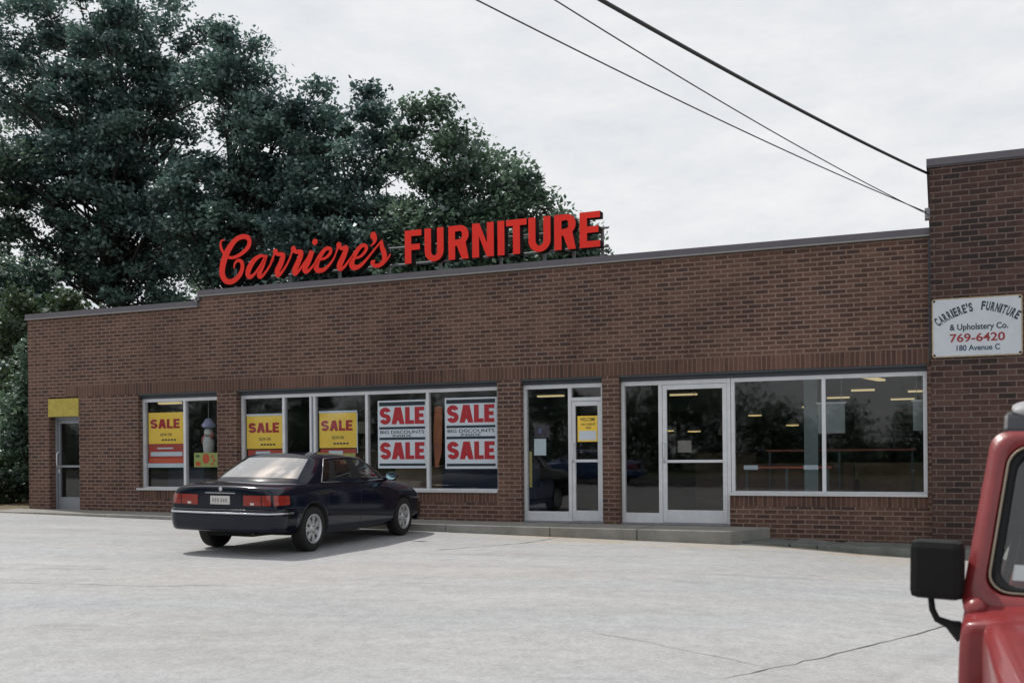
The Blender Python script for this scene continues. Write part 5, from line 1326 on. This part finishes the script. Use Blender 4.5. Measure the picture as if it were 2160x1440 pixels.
# ------------------------------------------------------------------ red off-road vehicle in the right foreground
def jeep(matrix):
    J = thing('off_road_vehicle', 'red off-road vehicle with black square mirror, cropped by the right picture edge', 'car', mat=matrix)
    def put(q, name, m, parent=None, bevel=0, shade=None):
        o = q.build(name, m, None, bevel=bevel, shade=shade); o.parent = parent or J; return o
    # x forward from the windshield base, y left, z up; the visible corner is the one with y < 0
    # ---- tub with cowl
    W_ = .735
    def hull(name, rings, m, levels=2, parent=None):
        V, F_ = loft(rings); me = mesh_from(V, F_, [m]); o = link_mesh(name, evaluated(name, me, [subsurf(levels)]), parent or J); return o
    q = MB()
    for x0, x1, y, z0, z1 in ((-2.0,-.05,W_,.42,1.0),):
        q.box(x0, x1, -y, y, z0, z1)
    put(q, 'body_tub', M_['red_paint'], bevel=.04)
    # cowl: rounded block under the windshield
    hull('cowl', [[(x,0,z0),(x,y*.96,z0),(x,y,z0+.02),(x,y,z1-.05),(x,y-.012,z1-.018),(x,y-.05,z1),(x,0,z1+.012)] for x,y,z0,z1 in
        ((-.10,.735,.60,1.115),(-.09,.735,.60,1.12),(.0,.733,.60,1.112),(.10,.728,.60,1.100),(.20,.722,.60,1.085),(.215,.720,.60,1.075))], M_['red_paint'])
    # hood: tapers to the grille, with raised centre
    hd = []
    for x, y, z in ((.222,.660,1.090),(.235,.658,1.093),(.50,.625,1.070),(.85,.565,1.030),(1.20,.505,.975),(1.235,.500,.965),(1.245,.495,.95)):
        hd.append([(x,0,z-.26),(x,y-.02,z-.26),(x,y,z-.25),(x,y+.003,z-.04),(x,y-.002,z-.018),(x,y-.020,z-.004),(x,y-.06,z),(x,y*.60,z+.006),(x,y*.57,z+.012),(x,y*.53,z+.026),(x,y*.48,z+.030),(x,0,z+.034)])
    hull('hood', hd, M_['red_paint'])
    hb = J.children[-1].data; hv = BVHTree.FromPolygons([v.co for v in hb.vertices], [p.vertices for p in hb.polygons])
    for sg in (-1, 1):
        P_ = []
        for i in range(22):
            x = .25+.95*i/21; y = (.655-.16*(x-.235))*.80-.04*i/21
            h_ = hv.ray_cast(Vector((x, sg*y, 2)), Vector((0, 0, -1)))[0]
            if h_: P_.append(h_)
        q = MB(); q.tube(P_, .0035, 5); put(q, 'hood_seam', M_['trim'])
    # fenders
    for sg in (1, -1):
        q = MB(); pts = [(-.02,.80),(.25,.86),(1.15,.86),(1.32,.80),(1.36,.70),(1.30,.70),(1.15,.80),(.40,.80),(.22,.72),(.02,.50),(-.02,.50)]
        q.prism(pts, sg*.42, sg*.79); put(q, 'fender', M_['red_paint'], bevel=.018)
        q = MB(); q.box(.225, 1.2, sg*.44-.01, sg*.44+.01, .5, .80); put(q, 'inner_wing', M_['under'])
    q = MB(); q.prism([(.0,.0)]*3, 0, 0) if False else None
    q = MB(); q.box(1.25, 1.31, -.50, .50, .52, .93); gr = put(q, 'grille', M_['red_paint'], bevel=.02)
    q = MB()
    for i in range(7): q.box(1.3105, 1.316, -.21+.07*i-.018, -.21+.07*i+.018, .60, .86)
    put(q, 'grille_slot', M_['under'], gr)
    for sg in (1, -1):
        q = MB(); q.lathe([(0,.018),(.07,.012),(.088,0),(.092,-.01)], 24, 'x'); q.xform(Matrix.Translation((1.312, sg*.36, .76))); put(q, 'headlight', M_['lens_clear'])
        q = MB(); q.box(1.24, 1.34, sg*.62-.06, sg*.62+.06, .864, .905); put(q, 'turn_signal', M_['lens_orange'], bevel=.01)
    q = MB(); q.box(1.42, 1.52, -.74, .74, .48, .58); put(q, 'front_bumper', M_['plastic'], bevel=.015)
    q = MB(); q.box(1.2, 1.42, -.35, -.28, .47, .55); q.box(1.2, 1.42, .28, .35, .47, .55); q.box(-2.0, 1.2, -.40, -.32, .40, .48); q.box(-2.0, 1.2, .32, .40, .40, .48); put(q, 'chassis', M_['under'])
    # ---- windshield frame: rounded trapezoid ring leaning back
    zb, zt = 1.078, 1.590; lean = .19; yb, yt = .722, .655
    def fp(u, v, d=0.0):              # u: -1..1 across, v: 0..1 up, d: outwards
        y = u*(yb+(yt-yb)*v); z = zb+(zt-zb)*v; x = -lean*v + .05 - .03*u*u
        nx, nz = (zt-zb), lean; l = math.hypot(nx, nz)
        return Vector((x+nx/l*d, y, z+nz/l*d))
    def rr(u0, u1, v0, v1, ru, rv, n=6):
        P = []
        for cx_, cy_, a0 in ((u1-ru, v1-rv, 0), (u0+ru, v1-rv, 90), (u0+ru, v0+rv, 180), (u1-ru, v0+rv, 270)):
            P += [(cx_+ru*math.cos(R(a0+90*i/n)), cy_+rv*math.sin(R(a0+90*i/n))) for i in range(n+1)]
        return P
    def ring(outer, inner, d_out, d_in, back, name, m, parent=None, round_=.0):
        n = len(outer); V = []; F_ = []
        lay = [[fp(u, v, back) for u, v in outer], [fp(u, v, d_out-round_) for u, v in outer],
               [fp(u*.985+ui*.015, v*.985+vi*.015, d_out) for (u, v), (ui, vi) in zip(outer, inner)],
               [fp(u*.12+ui*.88, v*.12+vi*.88, d_in+ (d_out-d_in)*.7) for (u, v), (ui, vi) in zip(outer, inner)],
               [fp(u, v, d_in) for u, v in inner], [fp(u, v, back) for u, v in inner]]
        for l_ in lay: V += l_
        for j in range(len(lay)):
            j2 = (j+1) % len(lay)
            for k in range(n): F_.append((j*n+k, j*n+(k+1) % n, j2*n+(k+1) % n, j2*n+k))
        q = MB(); q.add(V, F_, 0, True); return put(q, name, m, parent)
    O_ = rr(-1.015, 1.015, -.03, 1, .075, .09); I_ = rr(-.935, .935, .095, .925, .09, .11)
    wf = ring(O_, I_, .035, .012, -.045, 'windshield_frame', M_['red_paint'], None, .02)
    I2 = rr(-.893, .893, .135, .890, .09, .11)
    ring(I_, I2, .020, .016, -.02, 'rubber_seal', M_['plastic'], wf, .006)
    A = rr(-.928, .928, .101, .919, .09, .11); q = MB(); pa = [fp(u, v, .022) for u, v in A]; q.tube(pa+[pa[0]], .0042, 6); put(q, 'bead_trim', mat('bead_trim', (.26,.22,.17), .4, .5), wf)
    q = MB(); g = rr(-.90, .90, .128, .898, .09, .11); q.add([fp(u, v, .006) for u, v in g], [tuple(range(len(g)))]); gl = put(q, 'windshield', M_['jeep_glass'], wf)
    def sticker(u0, u1, v0, v1, m, n):
        q = MB(); q.add([fp(u0,v0,.003), fp(u1,v0,.003), fp(u1,v1,.003), fp(u0,v1,.003), fp(u0,v0,.0045), fp(u1,v0,.0045), fp(u1,v1,.0045), fp(u0,v1,.0045)], [(0,3,2,1),(4,5,6,7),(0,1,5,4),(1,2,6,5),(2,3,7,6),(3,0,4,7)]); put(q, n, m, gl)
    sticker(-.845, -.80, .18, .265, mat('grey_sticker', (.40,.44,.46), .5), 'sticker'); sticker(-.78, -.70, .19, .23, mat('green_sticker', (.16,.45,.38), .5), 'sticker')
    # wiper, hinge bolts
    q = MB(); q.tube([fp(-.30,.11,.06), fp(-.48,.18,.05), fp(-.70,.19,.045)], .007, 6); q.tube([fp(-.42,.165,.03), fp(-.70,.185,.03), fp(-.76,.190,.03)], .008, 6); put(q, 'wiper', M_['plastic'])
    for sg in (-1, 1):
        q = MB(); q.lathe([(0,.020),(.022,.018),(.029,.010),(.030,-.01)], 20, 'x'); q.xform(Matrix.Translation((.085, sg*.690, 1.100)) @ Matrix.Rotation(R(-35), 4, 'Y') @ Matrix.Rotation(R(sg*18), 4, 'Z')); put(q, 'hinge_cap', M_['red_paint'])
    # ---- hard top: dark header under a white roof
    q = MB(); q.prism([(-.155,1.595),(-.13,1.60),(-.165,1.652),(-.30,1.665),(-1.95,1.66),(-1.95,1.60)], -.636, .636); put(q, 'roof_header', M_['navy_trim'], bevel=.012)
    secs = []
    for x, y, z in ((-.150,.600,1.664),(-.17,.612,1.690),(-.26,.620,1.706),(-1.0,.630,1.714),(-1.9,.625,1.705),(-1.97,.61,1.68)):
        secs.append([(x,0,z-.035),(x,y-.03,z-.035),(x,y+.006,z-.030),(x,y,z-.014),(x,y-.04,z),(x,y*.5,z+.014),(x,0,z+.02)])
    hull('hard_top', secs, M_['white_top'])
    for sg in (1, -1):
        q = MB(); v = []
        for x, y, z in ((-.235,.600,1.57),(-1.95,.60,1.57),(-1.95,.70,1.02),(-.10,.715,1.02)): v += [(x, sg*(y-.02), z), (x, sg*(y-.028), z)]
        q.add(v, [(0,2,4,6),(1,7,5,3),(0,1,3,2),(2,3,5,4),(4,5,7,6),(6,7,1,0)]); put(q, 'side_window', M_['jeep_glass'])
        q = MB(); q.tube([(-1.0,sg*.575,1.60),(-1.0,sg*.70,1.0)], .03, 8); put(q, 'door_pillar', M_['navy_trim'])
        q = MB(); q.tube([(-1.93,sg*.575,1.60),(-1.93,sg*.69,1.0)], .035, 8); put(q, 'rear_pillar', M_['navy_trim'])
    q = MB(); q.box(-1.98, -1.94, -.60, .60, 1.0, 1.60); put(q, 'tailgate_panel', M_['navy_trim'])
    # ---- mirrors on tube arms
    for sg in (-1, 1):
        q = MB(); q.box(-.035, .038, -.073, .073, -.086, .086)
        q.xform(Matrix.Translation((.035, sg*.795, 1.195)) @ Matrix.Rotation(R(sg*4), 4, 'Z'))
        mi = put(q, 'wing_mirror', M_['plastic'], bevel=.022)
        q = MB(); q.box(-.0385, -.036, -.066, .066, -.078, .078); q.xform(Matrix.Translation((.035, sg*.795, 1.195)) @ Matrix.Rotation(R(sg*4), 4, 'Z')); put(q, 'mirror_glass', M_['chrome'], mi)
        q = MB(); q.tube([(.035, sg*.812, 1.108), (.034, sg*.808, 1.075), (.033, sg*.795, 1.048), (.031, sg*.760, 1.034), (.03, sg*.735, 1.028)], [.009,.0095,.0105,.014,.02], 8); q.tube([(.03,sg*.768,1.034),(.03,sg*.748,1.027),(.03,sg*.722,1.008)], [.010,.022,.030], 8); put(q, 'mirror_arm', M_['plastic'], mi)
    for wx in (.78, -1.55):
        for sg in (1, -1): wheel(J, wx, sg*.70, .36, .22, .20, 5, sg)
    for sy in (.36, -.36):
        q = MB(); q.box(-.95,-.80, sy-.23, sy+.23, .7, 1.3); st = put(q, 'front_seat', M_['seat'], bevel=.05)
        q = MB(); q.box(-.96,-.88, sy-.12, sy+.12, 1.305, 1.48); put(q, 'headrest', M_['seat'], st, bevel=.03)
    q = MB(); q.box(-.30,-.05,-.66,.66,.90,1.06); put(q, 'dashboard', M_['trim'], bevel=.03)
    q = MB(); q.lathe([(.18,0),(.195,.012),(.18,.024),(.168,.012),(.18,0)], 24, 'x'); q.xform(Matrix.Translation((-.42,.36,1.10)) @ Matrix.Rotation(R(25), 4, 'Y')); put(q, 'steering_wheel', M_['trim'])
    return J
M_['jeep_glass'] = glass_mat('windshield_glass', (.62,.70,.68), .10, 4)
M_['navy_trim'] = mat('dark_navy_trim', (.011,.013,.019), .5, 0, .15, 8)
M_['white_top'] = mat('white_hard_top', (.30,.30,.31), .5, 0, .08, 6)
jeep(ground_matrix(.765, 3.20, R(-96.5), 1.0, .006))
